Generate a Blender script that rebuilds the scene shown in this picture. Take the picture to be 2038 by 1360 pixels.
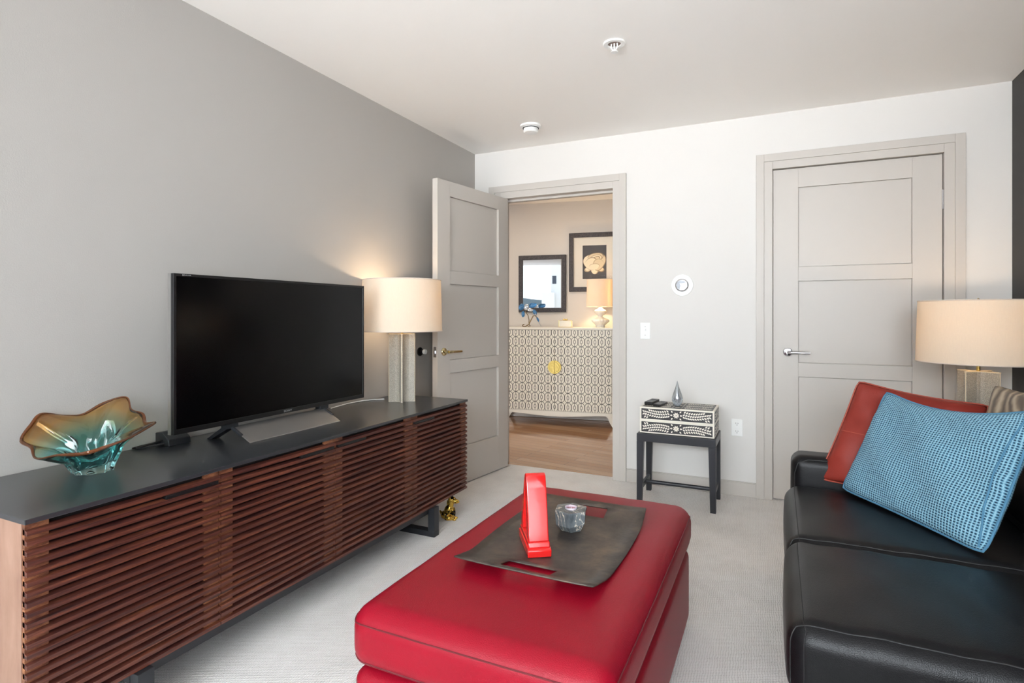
import bpy, bmesh, math, random
from math import sin, cos, pi, radians, sqrt, atan2, hypot
from mathutils import Vector, Matrix
random.seed(7)
S = bpy.context.scene
for o in list(bpy.data.objects): bpy.data.objects.remove(o)

# ------------------------------------------------------------ camera
cam = bpy.data.cameras.new('camera'); cam_o = bpy.data.objects.new('camera', cam)
S.collection.objects.link(cam_o); S.camera = cam_o
cam.sensor_width = 36; cam.lens = 1128 / 2038 * 36
cam.shift_y = -(680 - 626) / 2038
cam.clip_start = .02; cam.clip_end = 300
cam_o.location = (2.232, 0, 1.2)
cam_o.rotation_euler = (radians(90), 0, radians(25.17))

# ------------------------------------------------------------ world, light, exposure
S.view_settings.view_transform = 'Standard'; S.view_settings.look = 'None'
S.view_settings.gamma = 1; S.view_settings.use_curve_mapping = False
S.view_settings.exposure = 0.1
W = bpy.data.worlds.new('sky'); S.world = W; W.use_nodes = True
wn = W.node_tree; wn.nodes.clear()
tc = wn.nodes.new('ShaderNodeTexCoord'); sp = wn.nodes.new('ShaderNodeSeparateXYZ')
rp = wn.nodes.new('ShaderNodeValToRGB'); bg = wn.nodes.new('ShaderNodeBackground'); wo = wn.nodes.new('ShaderNodeOutputWorld')
wn.links.new(tc.outputs['Generated'], sp.inputs[0]); wn.links.new(sp.outputs['Z'], rp.inputs[0])
rp.color_ramp.elements[0].position = 0; rp.color_ramp.elements[0].color = (.86, .9, .95, 1)
rp.color_ramp.elements[1].position = .8; rp.color_ramp.elements[1].color = (.5, .68, .95, 1)
wn.links.new(rp.outputs[0], bg.inputs[0]); bg.inputs[1].default_value = 1.9
wn.links.new(bg.outputs[0], wo.inputs[0])

def area(name, loc, rot, sx, sy, power, color, spread=pi):
    l = bpy.data.lights.new(name, 'AREA'); l.shape = 'RECTANGLE'; l.size = sx; l.size_y = sy
    l.energy = power; l.color = color; l.spread = spread
    o = bpy.data.objects.new(name, l); o.location = loc; o.rotation_euler = rot; S.collection.objects.link(o); return o
# daylight entering by the wide window behind the camera
area('window_skylight', (1.7, -2.2, 1.8), (radians(62), 0, 0), 3.0, 1.0, 76, (.88, .95, 1), radians(100))
# fill light added at the same window, aimed up to brighten the ceiling
area('ceiling_fill', (1.7, -2.2, 1.0), (radians(117), 0, 0), 3.0, 1.3, 34, (.97, .985, 1), radians(62))
# daylight of the second window, in the charcoal wall behind the camera
area('side_window_daylight', (3.33, -1.2, 1.45), (radians(88), 0, radians(36)), 1.7, 1.7, 18, (.9, .96, 1), radians(85))
# daylight of the living room next door and its ceiling light
area('living_window_daylight', (-2.8, .75, 1.3), (radians(90), 0, radians(-25)), 1.6, 1.9, 70, (.95, .97, 1))
area('hall_ceiling_light', (-.3, 4.9, 2.47), (0, 0, 0), .5, .5, 14, (1, .88, .74))

def point(name, loc, power, color, r=.03):
    l = bpy.data.lights.new(name, 'POINT'); l.energy = power; l.color = color; l.shadow_soft_size = r
    o = bpy.data.objects.new(name, l); o.location = loc; S.collection.objects.link(o); return o

# ------------------------------------------------------------ materials
def lin(c):
    return tuple((x/255/12.92) if x/255 <= .04045 else ((x/255+.055)/1.055)**2.4 for x in c) + (1,)
MATS = {}
def mat(name, col, rough=.5, metal=0, **k):
    if name in MATS: return MATS[name]
    m = bpy.data.materials.new(name); m.use_nodes = True; MATS[name] = m
    b = m.node_tree.nodes['Principled BSDF']
    b.inputs['Base Color'].default_value = col if len(col) == 4 else lin(col)
    b.inputs['Roughness'].default_value = rough; b.inputs['Metallic'].default_value = metal
    for kk, v in k.items():
        b.inputs[kk.replace('_', ' ')].default_value = v
    return m
class N:
    """small wrapper for node building"""
    def __init__(s, m): s.t = m.node_tree; s.b = s.t.nodes.get('Principled BSDF')
    def n(s, ty, **k):
        x = s.t.nodes.new('ShaderNode' + ty)
        for a, v in k.items(): setattr(x, a, v)
        return x
    def l(s, a, b): s.t.links.new(a, b)
    def coord(s, scale=(1, 1, 1), kind='Object', rot=(0, 0, 0), loc=(0, 0, 0)):
        c = s.n('TexCoord'); m = s.n('Mapping'); s.l(c.outputs[kind], m.inputs[0])
        m.inputs['Scale'].default_value = scale; m.inputs['Rotation'].default_value = rot; m.inputs['Location'].default_value = loc
        return m.outputs[0]
    def noise(s, vec, scale, detail=3, rough=.5, dist=0):
        x = s.n('TexNoise'); s.l(vec, x.inputs['Vector']); x.inputs['Scale'].default_value = scale
        x.inputs['Detail'].default_value = detail; x.inputs['Roughness'].default_value = rough; x.inputs['Distortion'].default_value = dist
        return x.outputs['Fac']
    def ramp(s, fac, stops, interp='LINEAR'):
        r = s.n('ValToRGB'); s.l(fac, r.inputs[0]); e = r.color_ramp.elements; r.color_ramp.interpolation = interp
        while len(e) < len(stops): e.new(.5)
        for i, (p, c) in enumerate(stops):
            e[i].position = p; e[i].color = c if len(c) == 4 else lin(c)
        return r.outputs[0]
    def math(s, op, a, b=None, c=None):
        x = s.n('Math', operation=op)
        for i, v in enumerate((a, b, c)):
            if v is None: continue
            if isinstance(v, (int, float)): x.inputs[i].default_value = v
            else: s.l(v, x.inputs[i])
        return x.outputs[0]
    def mix(s, fac, a, b):
        x = s.n('Mix', data_type='RGBA')
        for i, v in ((0, fac), (6, a), (7, b)):
            if isinstance(v, (int, float)): x.inputs[i].default_value = v
            elif isinstance(v, tuple): x.inputs[i].default_value = v if len(v) == 4 else lin(v)
            else: s.l(v, x.inputs[i])
        return x.outputs[2]
    def bump(s, h, strength=.3, dist=.002):
        x = s.n('Bump'); s.l(h, x.inputs['Height']); x.inputs['Strength'].default_value = strength; x.inputs['Distance'].default_value = dist
        s.l(x.outputs[0], s.b.inputs['Normal'])

def wall_paint(name, col):
    m = mat(name, col, .6); w = N(m); w.bump(w.noise(w.coord(), 220, 3), .22, .0015); return m
M_wall = wall_paint('wall_paint', (222, 219, 215))
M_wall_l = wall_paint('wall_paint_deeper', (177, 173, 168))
M_ceil = wall_paint('ceiling_paint', (249, 246, 242))
M_dark = wall_paint('charcoal_wall', (44, 42, 42))
M_trim = mat('trim_paint', (196, 190, 183), .42)
M_white = mat('white_plastic', (242, 242, 240), .35)
M_chrome = mat('chrome', (200, 200, 205), .14, 1)
M_nickel = mat('warm_nickel', (196, 180, 140), .18, 1)
M_black = mat('black_plastic', (16, 16, 17), .35)
M_dkmetal = mat('graphite_metal', (44, 46, 50), .4, .3)
M_glass = mat('window_glass', (1., 1., 1., 1), .0, 0, Transmission_Weight=1.0, IOR=1.01)
M_brass = mat('brass', (215, 185, 110), .25, 1)

def carpet():
    m = mat('carpet', (205, 198, 190), .95); w = N(m)
    c = w.coord((1, 1, 1), rot=(0, 0, radians(32)))
    sx = w.n('SeparateXYZ'); w.l(c, sx.inputs[0])
    wob = w.noise(w.coord((1, 1, 1)), 30, 2)
    a = w.math('SINE', w.math('ADD', w.math('MULTIPLY', sx.outputs[0], 620), w.math('MULTIPLY', wob, 5)))
    b = w.math('SINE', w.math('ADD', w.math('MULTIPLY', sx.outputs[1], 420), w.math('MULTIPLY', wob, 5)))
    loop = w.math('MULTIPLY', a, b)
    fine = w.noise(c, 260, 3, .7)
    hgt = w.math('ADD', w.math('MULTIPLY', loop, .35), fine)
    big = w.noise(c, 5, 3, .6)
    v = w.math('ADD', w.math('MULTIPLY', hgt, .55), w.math('MULTIPLY', big, .35))
    w.l(w.ramp(v, [(.1, (196, 191, 186)), (.45, (241, 237, 233)), (.8, (252, 250, 247))]), w.b.inputs['Base Color'])
    w.bump(hgt, .8, .006); return m
M_carpet = carpet()

def wood_floor():
    m = mat('wood_floor', (180, 140, 105), .13); w = N(m)
    br = w.n('TexBrick'); c = w.coord((1, 1, 1), rot=(0, 0, radians(9))); w.l(c, br.inputs['Vector'])
    br.inputs['Scale'].default_value = 1; br.inputs['Brick Width'].default_value = 1.1; br.inputs['Row Height'].default_value = .085
    br.inputs['Mortar Size'].default_value = .0012; br.offset = .37
    br.inputs['Color1'].default_value = lin((196, 158, 124)); br.inputs['Color2'].default_value = lin((168, 126, 92)); br.inputs['Mortar'].default_value = lin((90, 60, 42))
    g = w.noise(w.coord((3, 45, 1), rot=(0, 0, radians(9))), 2.2, 5, .6)
    w.l(w.mix(w.math('MULTIPLY', g, .45), br.outputs['Color'], (140, 98, 70)), w.b.inputs['Base Color'])
    w.bump(g, .12, .001); return m
M_wood = wood_floor()

def walnut(name, stops, sc=(9, 1.4, 60)):
    m = mat(name, (90, 55, 40), .38); w = N(m)
    g = w.noise(w.coord(sc), 2.2, 5, .62, .6)
    g2 = w.noise(w.coord((sc[0], sc[1]*9, sc[2]*4)), 3, 3, .6)
    v = w.math('ADD', w.math('MULTIPLY', g, .8), w.math('MULTIPLY', g2, .25))
    w.l(w.ramp(v, stops), w.b.inputs['Base Color']); w.bump(g2, .15, .001); return m
M_slat = walnut('walnut_slats', [(.34, (40, 20, 20)), (.47, (72, 36, 30)), (.6, (98, 52, 38)), (.74, (140, 84, 54))])
M_stile = walnut('walnut_stile', [(.34, (70, 38, 28)), (.5, (118, 72, 50)), (.72, (165, 112, 74))], (9, 6, 30))
M_side = walnut('walnut_side', [(.3, (128, 94, 78)), (.5, (146, 112, 94)), (.72, (160, 126, 108))], (8, 8, 1.6))
M_dark_in = mat('dark_cabinet_inside', (22, 15, 14), .7)

def top_glass():
    m = mat('smoked_glass_top', (46, 48, 52), .3); w = N(m); w.b.inputs['Coat Weight'].default_value = .35; w.b.inputs['Coat Roughness'].default_value = .22; return m
M_top = top_glass()

def leather(name, col, col2, rough=.38, sc=420, strength=.28, spec=.5):
    m = mat(name, col, rough); w = N(m)
    v = w.n('TexVoronoi'); v.inputs['Scale'].default_value = sc; w.l(w.coord(), v.inputs['Vector'])
    nz = w.noise(w.coord(), 6, 3)
    w.l(w.mix(nz, col, col2), w.b.inputs['Base Color'])
    w.b.inputs['Specular IOR Level'].default_value = spec
    w.bump(w.math('ADD', v.outputs['Distance'], w.math('MULTIPLY', nz, 2.5)), strength, .0012); return m
M_red = leather('red_leather', (140, 10, 32), (124, 8, 27), .40, spec=.2)
M_redseam = mat('red_seam', (92, 10, 22), .5)
M_blk = leather('black_leather', (17, 17, 19), (11, 11, 13), .36, spec=.24)
M_blkseam = mat('black_seam', (12, 12, 13), .6)
M_rust = leather('rust_leather', (146, 50, 38), (112, 34, 26), .55, 300, .3, spec=.3)
M_rustseam = mat('rust_seam', (156, 66, 50), .6)

def blue_weave():
    m = mat('blue_weave', (110, 165, 190), .85); w = N(m)
    tcn = w.n('TexCoord'); s = w.n('SeparateXYZ'); w.l(tcn.outputs['UV'], s.inputs[0])
    k = 2*pi*58
    wob = w.noise(w.coord(kind='UV'), 5, 2)
    a = w.math('SINE', w.math('ADD', w.math('MULTIPLY', s.outputs[0], k), w.math('MULTIPLY', wob, 9)))
    b = w.math('SINE', w.math('ADD', w.math('MULTIPLY', s.outputs[1], k*.95), w.math('MULTIPLY', wob, 8)))
    a1 = w.math('MULTIPLY_ADD', a, .5, .5); b1 = w.math('MULTIPLY_ADD', b, .5, .5)
    k1 = w.math('SUBTRACT', 1, w.math('MULTIPLY', a1, b1))
    fz = w.noise(w.coord(kind='UV'), 120, 3, .7)
    v = w.math('ADD', w.math('MULTIPLY', k1, .6), w.math('MULTIPLY', fz, .42))
    w.l(w.ramp(v, [(.25, (14, 40, 62)), (.5, (50, 100, 130)), (.66, (86, 140, 166)), (.88, (156, 198, 214))]), w.b.inputs['Base Color'])
    w.bump(v, .9, .006); return m
M_blue = blue_weave()

def taupe():
    m = mat('taupe_satin', (120, 104, 88), .45); w = N(m)
    wv = w.n('TexWave'); w.l(w.coord((1, 1, 1), kind='UV', rot=(0, 0, .5)), wv.inputs['Vector'])
    wv.inputs['Scale'].default_value = 2.6; wv.inputs['Distortion'].default_value = 7; wv.inputs['Detail'].default_value = 3
    w.l(w.ramp(wv.outputs['Fac'], [(0, (84, 72, 62)), (.5, (128, 112, 94)), (1, (168, 152, 130))]), w.b.inputs['Base Color']); return m
M_taupe = taupe()

def shagreen():
    m = mat('shagreen', (168, 162, 150), .55); w = N(m)
    v = w.n('TexVoronoi'); v.inputs['Scale'].default_value = 330; w.l(w.coord(), v.inputs['Vector'])
    w.l(w.ramp(v.outputs['Distance'], [(0, (196, 188, 172)), (.6, (140, 134, 124))]), w.b.inputs['Base Color']); w.bump(v.outputs['Distance'], .35, .001); return m
M_shag = shagreen()
M_edge = mat('ivory_edge', (208, 194, 168), .5, 0)

def shade_mat(name, col, tcol):
    m = mat(name, col, .9); w = N(m)
    f = w.noise(w.coord((1, 1, .12)), 260, 3, .6)
    f2 = w.noise(w.coord((.4, .4, 2.2)), 260, 3, .6)
    c = w.mix(w.math('MULTIPLY', w.math('ADD', f, f2), .35), col, tuple(int(x*.86) for x in col))
    w.l(c, w.b.inputs['Base Color'])
    tr = w.n('BsdfTranslucent'); tr.inputs[0].default_value = lin(tcol)
    mx = w.n('MixShader'); mx.inputs[0].default_value = .30
    out = w.t.nodes['Material Output']
    w.l(w.b.outputs[0], mx.inputs[1]); w.l(tr.outputs[0], mx.inputs[2]); w.l(mx.outputs[0], out.inputs[0]); return m
M_shade = shade_mat('linen_shade', (240, 230, 214), (252, 236, 212))
M_shadeband = mat('shade_trim', (214, 200, 186), .8)

def bronze_tray():
    m = mat('bronze_tray', (70, 64, 60), .42, .55); w = N(m)
    n1 = w.noise(w.coord(), 9, 5, .65); w.l(w.ramp(n1, [(.3, (52, 48, 47)), (.52, (84, 76, 70)), (.72, (112, 96, 82))]), w.b.inputs['Base Color'])
    w.bump(w.noise(w.coord(), 60, 4), .3, .002); return m
M_tray = bronze_tray()
M_redglaze = mat('red_glaze', (196, 30, 28), .16, 0, Coat_Weight=.25)

def marble():
    m = mat('grey_marble', (110, 116, 118), .16); w = N(m)
    n1 = w.noise(w.coord((1, 1, .6)), 11, 5, .55, 1.6)
    w.l(w.ramp(n1, [(.3, (74, 80, 84)), (.485, (104, 110, 113)), (.5, (214, 204, 188)), (.515, (98, 104, 107)), (.75, (140, 144, 144))]), w.b.inputs['Base Color']); return m
M_marble = marble()

def bowl_glass():
    m = mat('blown_glass', (1, 1, 1, 1), .03, 0, Transmission_Weight=1.0, IOR=1.42); w = N(m)
    s = w.n('SeparateXYZ'); w.l(w.coord(), s.inputs[0])
    r = w.math('SQRT', w.math('ADD', w.math('POWER', s.outputs[0], 2), w.math('POWER', s.outputs[1], 2)))
    v = w.math('ADD', w.math('MULTIPLY', s.outputs[2], 2.6), w.math('MULTIPLY', r, 2.6))
    w.l(w.ramp(v, [(.1, (250, 252, 252)), (.25, (140, 212, 214)), (.48, (140, 214, 212)), (.62, (214, 222, 180)), (.76, (236, 192, 120)), (1.0, (176, 112, 66))]), w.b.inputs['Base Color'])
    return m
M_bowl = bowl_glass()
M_rim = mat('amber_rim_glass', (140, 84, 48), .05, 0, Transmission_Weight=.75, IOR=1.4)

def screen_m():
    return mat('tv_screen', (3, 3, 4), .16, 0, Specular_IOR_Level=.25)
M_screen = screen_m()
M_silver = mat('brushed_silver', (176, 174, 172), .32, .9)
M_bone = mat('bone_inlay', (236, 230, 216), .4)
M_inky = mat('inlay_ground', (52, 50, 52), .4)
M_ebony = leather('ebonized_wood', (44, 46, 52), (34, 35, 40), .36, 90, .15)
M_cab = mat('ivory_lacquer', (226, 220, 206), .35)

def lattice():
    m = mat('oval_lattice', (226, 220, 204), .4); w = N(m)
    s = w.n('SeparateXYZ'); w.l(w.coord(), s.inputs[0])
    PX, PZ = .0725, .1005
    fx = w.math('SUBTRACT', w.math('FRACT', w.math('ADD', w.math('DIVIDE', s.outputs[0], PX), 100.5)), .5)
    fz = w.math('SUBTRACT', w.math('FRACT', w.math('ADD', w.math('DIVIDE', s.outputs[2], PZ), 100.5)), .5)
    X = w.math('ABSOLUTE', w.math('MULTIPLY', fx, PX)); Z = w.math('ABSOLUTE', w.math('MULTIPLY', fz, PZ))
    def stad(half, r):   # distance to a stadium outline
        dz = w.math('MAXIMUM', w.math('SUBTRACT', Z, half), 0)
        return w.math('ABSOLUTE', w.math('SUBTRACT', w.math('SQRT', w.math('ADD', w.math('POWER', X, 2), w.math('POWER', dz, 2))), r))
    d1 = stad(.0150, .0345); d2 = stad(.008, .0105)
    line = w.math('ADD', X, w.math('MULTIPLY', w.math('LESS_THAN', Z, .0185), 1))
    d = w.math('MINIMUM', w.math('MINIMUM', d1, d2), line)
    k = w.math('LESS_THAN', d, .0027)
    w.l(w.mix(k, (228, 222, 206), (62, 58, 52)), w.b.inputs['Base Color']); return m
M_lattice = lattice()
M_medal = mat('gilt_medallion', (214, 190, 110), .3, .8)
w_ = N(M_medal); w_.bump(w_.noise(w_.coord(), 70, 4, .7), .8, .006)
M_mirror = mat('mirror_glass', (235, 238, 240), .01, 1)
def frame_m():
    m = mat('dark_frame', (62, 58, 60), .5); w = N(m)
    w.bump(w.noise(w.coord((1, 1, 1)), 160, 4, .7), .8, .004)
    w.l(w.ramp(w.noise(w.coord(), 120, 3, .7), [(.35, (24, 22, 24)), (.7, (84, 78, 80))]), w.b.inputs['Base Color']); return m
M_frame = frame_m()
M_mat_board = mat('mat_board', (232, 222, 206), .8)
M_photo = mat('photo_dark', (58, 52, 50), .5)
M_gold = mat('gold_ceramic', (206, 164, 70), .18, .85)
wg = N(M_gold); wg.l(wg.ramp(wg.noise(wg.coord(), 34, 2), [(.40, (20, 17, 14)), (.44, (206, 166, 72)), (.9, (228, 190, 96))]), wg.b.inputs['Base Color'])
M_ceramic = mat('cream_ceramic', (238, 232, 220), .25)
M_bronze = mat('bronze_stem', (120, 100, 66), .3, .9)
M_blueglass = mat('blue_glass', (84, 150, 205), .06, 0, Transmission_Weight=.55, IOR=1.45)
M_clear = mat('clear_silver_glass', (225, 232, 238), .04, .25, Transmission_Weight=.7, IOR=1.5)
M_candle = mat('purple_wax', (150, 96, 112), .4)
M_tealight = mat('tealight_cup', (226, 216, 226), .3, .2)
M_shadow_gap = mat('gap_dark', (30, 28, 27), .9)

# ------------------------------------------------------------ mesh helpers
def nb(): return bmesh.new()
def box(bm, x0, x1, y0, y1, z0, z1, mi=0):
    vs = [bm.verts.new((x, y, z)) for x in (x0, x1) for y in (y0, y1) for z in (z0, z1)]
    for f in ((0, 1, 3, 2), (4, 6, 7, 5), (0, 4, 5, 1), (2, 3, 7, 6), (0, 2, 6, 4), (1, 5, 7, 3)):
        fc = bm.faces.new([vs[i] for i in f]); fc.material_index = mi
    return vs
def hexa(bm, pts, mi=0):
    """8 points: bottom ring of 4 then top ring of 4"""
    v = [bm.verts.new(p) for p in pts]
    for f in ((3, 2, 1, 0), (4, 5, 6, 7), (0, 1, 5, 4), (1, 2, 6, 5), (2, 3, 7, 6), (3, 0, 4, 7)):
        fc = bm.faces.new([v[i] for i in f]); fc.material_index = mi
def prism(bm, poly, a, b, axis='y', mi=0):
    """poly of 2D points extruded along axis from a to b"""
    def P(p, t):
        return {'y': (p[0], t, p[1]), 'z': (p[0], p[1], t), 'x': (t, p[0], p[1])}[axis]
    A = [bm.verts.new(P(p, a)) for p in poly]; B = [bm.verts.new(P(p, b)) for p in poly]
    n = len(poly); fs = []
    fs.append(bm.faces.new(A)); fs.append(bm.faces.new(B[::-1]))
    for i in range(n): fs.append(bm.faces.new((A[i], B[i], B[(i+1) % n], A[(i+1) % n])))
    for f in fs: f.material_index = mi
    bmesh.ops.recalc_face_normals(bm, faces=fs)
def lathe(bm, prof, seg=32, c=(0, 0, 0), axis='z', mi=0, cap=True):
    rings = []
    for r, h in prof:
        ring = []
        for i in range(seg):
            a = 2*pi*i/seg; u, v = r*cos(a), r*sin(a)
            p = {'z': (u, v, h), 'y': (u, h, v), 'x': (h, u, v)}[axis]
            ring.append(bm.verts.new((p[0]+c[0], p[1]+c[1], p[2]+c[2])))
        rings.append(ring)
    fs = []
    for A, B in zip(rings, rings[1:]):
        for i in range(seg): fs.append(bm.faces.new((A[i], A[(i+1) % seg], B[(i+1) % seg], B[i])))
    if cap:
        fs.append(bm.faces.new(rings[0])); fs.append(bm.faces.new(rings[-1]))
    for f in fs: f.material_index = mi
    bmesh.ops.recalc_face_normals(bm, faces=fs)
def tube(bm, pts, r, seg=8, closed=False, mi=0):
    pts = [Vector(p) for p in pts]; n = len(pts); rings = []; up = None
    for i, p in enumerate(pts):
        a = pts[(i-1) % n] if closed or i > 0 else p; b = pts[(i+1) % n] if closed or i < n-1 else p
        t = (b-a).normalized()
        if up is None: up = t.orthogonal().normalized()
        up = (up - t*up.dot(t)).normalized(); s = t.cross(up)
        rr = r[i] if isinstance(r, (list, tuple)) else r
        rings.append([bm.verts.new(p + (up*cos(2*pi*k/seg) + s*sin(2*pi*k/seg))*rr) for k in range(seg)])
    fs = []
    for i in range(n if closed else n-1):
        A, B = rings[i], rings[(i+1) % n]
        for k in range(seg): fs.append(bm.faces.new((A[k], A[(k+1) % seg], B[(k+1) % seg], B[k])))
    if not closed:
        fs.append(bm.faces.new(rings[0][::-1])); fs.append(bm.faces.new(rings[-1]))
    for f in fs: f.material_index = mi
    bmesh.ops.recalc_face_normals(bm, faces=fs)
def ellipsoid(bm, c, r, rot=None, seg=20, mi=0):
    R = rot if rot else Matrix.Identity(3)
    res = bmesh.ops.create_uvsphere(bm, u_segments=seg, v_segments=seg//2, radius=1)
    for v in res['verts']:
        v.co = R @ Vector((v.co.x*r[0], v.co.y*r[1], v.co.z*r[2])) + Vector(c)
    for v in res['verts']:
        for f in v.link_faces: f.material_index = mi
def rbox(bm, x0, x1, y0, y1, z0, z1, r=.04, puff=(0, 0, 0), n=20, wrinkle=0, seed=0):
    """rounded, slightly inflated cushion box; puff=(x,y,z) bulge of faces"""
    # grid of the six cube faces, shared edges welded
    seen = {}; allv = []
    def gvt(ix, iy, iz):
        k_ = (ix, iy, iz)
        if k_ not in seen:
            seen[k_] = bm.verts.new((2*ix/n-1, 2*iy/n-1, 2*iz/n-1)); allv.append(seen[k_])
        return seen[k_]
    for ax in range(3):
        for side in (0, n):
            for a_ in range(n):
                for b_ in range(n):
                    q = []
                    for da, db in ((0, 0), (1, 0), (1, 1), (0, 1)):
                        c_ = [a_+da, b_+db]; c_.insert(ax, side); q.append(gvt(*c_))
                    if (side == 0) ^ (ax == 1): q = q[::-1]
                    bm.faces.new(q)
    H = ((x1-x0)/2, (y1-y0)/2, (z1-z0)/2); C = ((x0+x1)/2, (y0+y1)/2, (z0+z1)/2); k = .6
    rng = random.Random(seed); ph = [rng.uniform(0, 6) for _ in range(4)]
    for v in allv:
        q = v.co.copy(); inner = []; ex = []
        for i in range(3):
            h = H[i]-r; a = min(abs(q[i])/k, 1)*h; inner.append(math.copysign(a, q[i]) if abs(q[i]) > 1e-9 else 0)
            e = max(abs(q[i])-k, 0)/(1-k); ex.append(math.copysign(math.tan(e*pi/4), q[i]))
        d = Vector(ex)
        if d.length > 0: d.normalize()
        p = Vector(inner) + d*r
        u = [max(0, 1-(p[i]/H[i])**2) for i in range(3)]
        for i in range(3):
            if abs(d[i]) > 1e-6 and puff[i]:
                j, l = [x for x in range(3) if x != i]
                p[i] += math.copysign(puff[i]*(u[j]*u[l])**.6*abs(d[i]), d[i])
        if wrinkle:
            p.z += wrinkle*(sin(p.x*31+ph[0])*sin(p.y*23+ph[1]) + .6*sin(p.x*57+p.y*17+ph[2]))*max(d.z, 0)
        v.co = p + Vector(C)
    return seen
def rring(seen, n, axis, K):
    """closed path over the surface of an rbox, where axis index = K"""
    out = []
    for i in range(n): out.append((i, 0))
    for i in range(n): out.append((n, i))
    for i in range(n): out.append((n-i, n))
    for i in range(n): out.append((0, n-i))
    ax = 'xyz'.index(axis); pts = []
    for a, b in out:
        c = [a, b]; c.insert(ax, K); pts.append(seen[tuple(c)].co.copy())
    return pts
def pmap(Q, u, v, pinch):
    """point of the pinched four-cornered sheet"""
    TL, TR, BR, BL = Q; a, b = 2*u-1, 2*v-1
    pt, pr_, pb, pl = pinch if isinstance(pinch, tuple) else (pinch,)*4
    px_ = pr_ if a > 0 else pl; py_ = pt if b < 0 else pb
    uu = .5+.5*a*(1-px_*(1-b*b)*abs(a)**3-.028*abs(b)**14*abs(a)); vv = .5+.5*b*(1-py_*(1-a*a)*abs(b)**3-.028*abs(a)**14*abs(b))
    return (TL*(1-uu)+TR*uu)*(1-vv) + (BL*(1-uu)+BR*uu)*vv
def pillow(bm, Q, th, n=26, pinch=.07, back=None, wr=.006, seed=1):
    """cushion between four world corners; closed, with a bulge each side, uv for the cloth; returns a surface function"""
    Q = [Vector(q) for q in Q]; TL, TR, BR, BL = Q; back = back or th
    nrm = ((TR-TL).cross(BL-TL)).normalized(); uvl = bm.loops.layers.uv.verify()
    rng = random.Random(seed); ph = [rng.uniform(0, 6) for _ in range(6)]
    def surf(u, v, side=1, lift=0):
        a, b = 2*u-1, 2*v-1
        t = (max(0, (1-a*a)*(1-b*b)))**.42
        w = wr*(sin(9*u+ph[0]+4*v)*sin(7*v+ph[1]) + .7*sin(15*u-11*v+ph[2]) + .5*sin(26*v+ph[3])*abs(a)**2)*min(1, t*1.5)
        return pmap(Q, u, v, pinch) - nrm*(side*((th if side > 0 else back)*t+lift) + w)
    grid = {}
    for side in (1, -1):
        for i in range(n+1):
            for j in range(n+1):
                if side == -1 and (i in (0, n) or j in (0, n)): continue
                grid[(side, i, j)] = bm.verts.new(surf(i/n, j/n, side))
    def g(s, i, j): return grid[(1, i, j)] if (i in (0, n) or j in (0, n)) else grid[(s, i, j)]
    for s in (1, -1):
        for i in range(n):
            for j in range(n):
                q = [(i, j), (i+1, j), (i+1, j+1), (i, j+1)]
                if s < 0: q = q[::-1]
                f = bm.faces.new([g(s, *x) for x in q])
                for lp, (a, b) in zip(f.loops, q): lp[uvl].uv = (a/n, b/n)
    bmesh.ops.recalc_face_normals(bm, faces=bm.faces[:])
    return surf
def edge_path(surf, m=24):
    return ([surf(k/m, 0) for k in range(m)] + [surf(1, k/m) for k in range(m)] + [surf(1-k/m, 1) for k in range(m)] + [surf(0, 1-k/m) for k in range(m)])
def rrect(x0, x1, y0, y1, r, z, n=6):
    pts = []
    for cx, cy, a0 in ((x1-r, y1-r, 0), (x0+r, y1-r, 90), (x0+r, y0+r, 180), (x1-r, y0+r, 270)):
        for k in range(n+1):
            a = radians(a0+90*k/n); pts.append((cx+r*cos(a), cy+r*sin(a), z))
    return pts

# ------------------------------------------------------------ object helpers
def obj(name, bm, mats, parent=None, smooth=False, bevel=0, local=False, sub=0, angle=35, seg=2):
    """one mesh object; vertices are in world space unless local=True (then in the parent's space)"""
    if parent is not None and not local:
        inv = parent.matrix_basis.inverted()
        if parent.parent: inv = (parent.parent.matrix_basis @ parent.matrix_basis).inverted()
        bmesh.ops.transform(bm, matrix=inv, verts=bm.verts[:])
    me = bpy.data.meshes.new(name); bm.to_mesh(me); bm.free()
    for m in (mats if isinstance(mats, (list, tuple)) else [mats]): me.materials.append(m)
    o = bpy.data.objects.new(name, me); S.collection.objects.link(o)
    if parent is not None: o.parent = parent
    if smooth: me.polygons.foreach_set('use_smooth', [True]*len(me.polygons))
    if bevel:
        b = o.modifiers.new('bevel', 'BEVEL'); b.width = bevel; b.segments = seg; b.limit_method = 'ANGLE'; b.angle_limit = radians(30)
        b.harden_normals = False
    if sub:
        s_ = o.modifiers.new('sub', 'SUBSURF'); s_.levels = sub; s_.render_levels = sub
    if smooth and angle and not sub:
        me.set_sharp_from_angle(angle=radians(angle))
    return o
def thing(name, label, cat, loc=(0, 0, 0), rotz=0, group=None):
    o = bpy.data.objects.new(name, None); o.empty_display_size = .05; S.collection.objects.link(o)
    o.location = loc; o.rotation_euler = (0, 0, rotz); o['label'] = label; o['category'] = cat
    o.matrix_basis = Matrix.Translation(loc) @ Matrix.Rotation(rotz, 4, 'Z')
    if group: o['group'] = group
    return o
def tag(o, label, cat, group=None):
    o['label'] = label; o['category'] = cat
    if group: o['group'] = group
    return o
def origin(o, loc):
    """put the origin of a one-mesh thing at its base"""
    o.data.transform(Matrix.Translation(-Vector(loc))); o.location = loc; return o
def struct(name, bm, m, parent=None, label=None, cat=None, **k):
    o = obj(name, bm, m, parent, **k)
    if parent is None:
        o['kind'] = 'structure'
        if label: o['label'] = label
        if cat: o['category'] = cat
    return o

# ============================================================ SETTING
YF, XR, CH, YB = 4.04, 3.41, 2.5, -2.3
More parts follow.
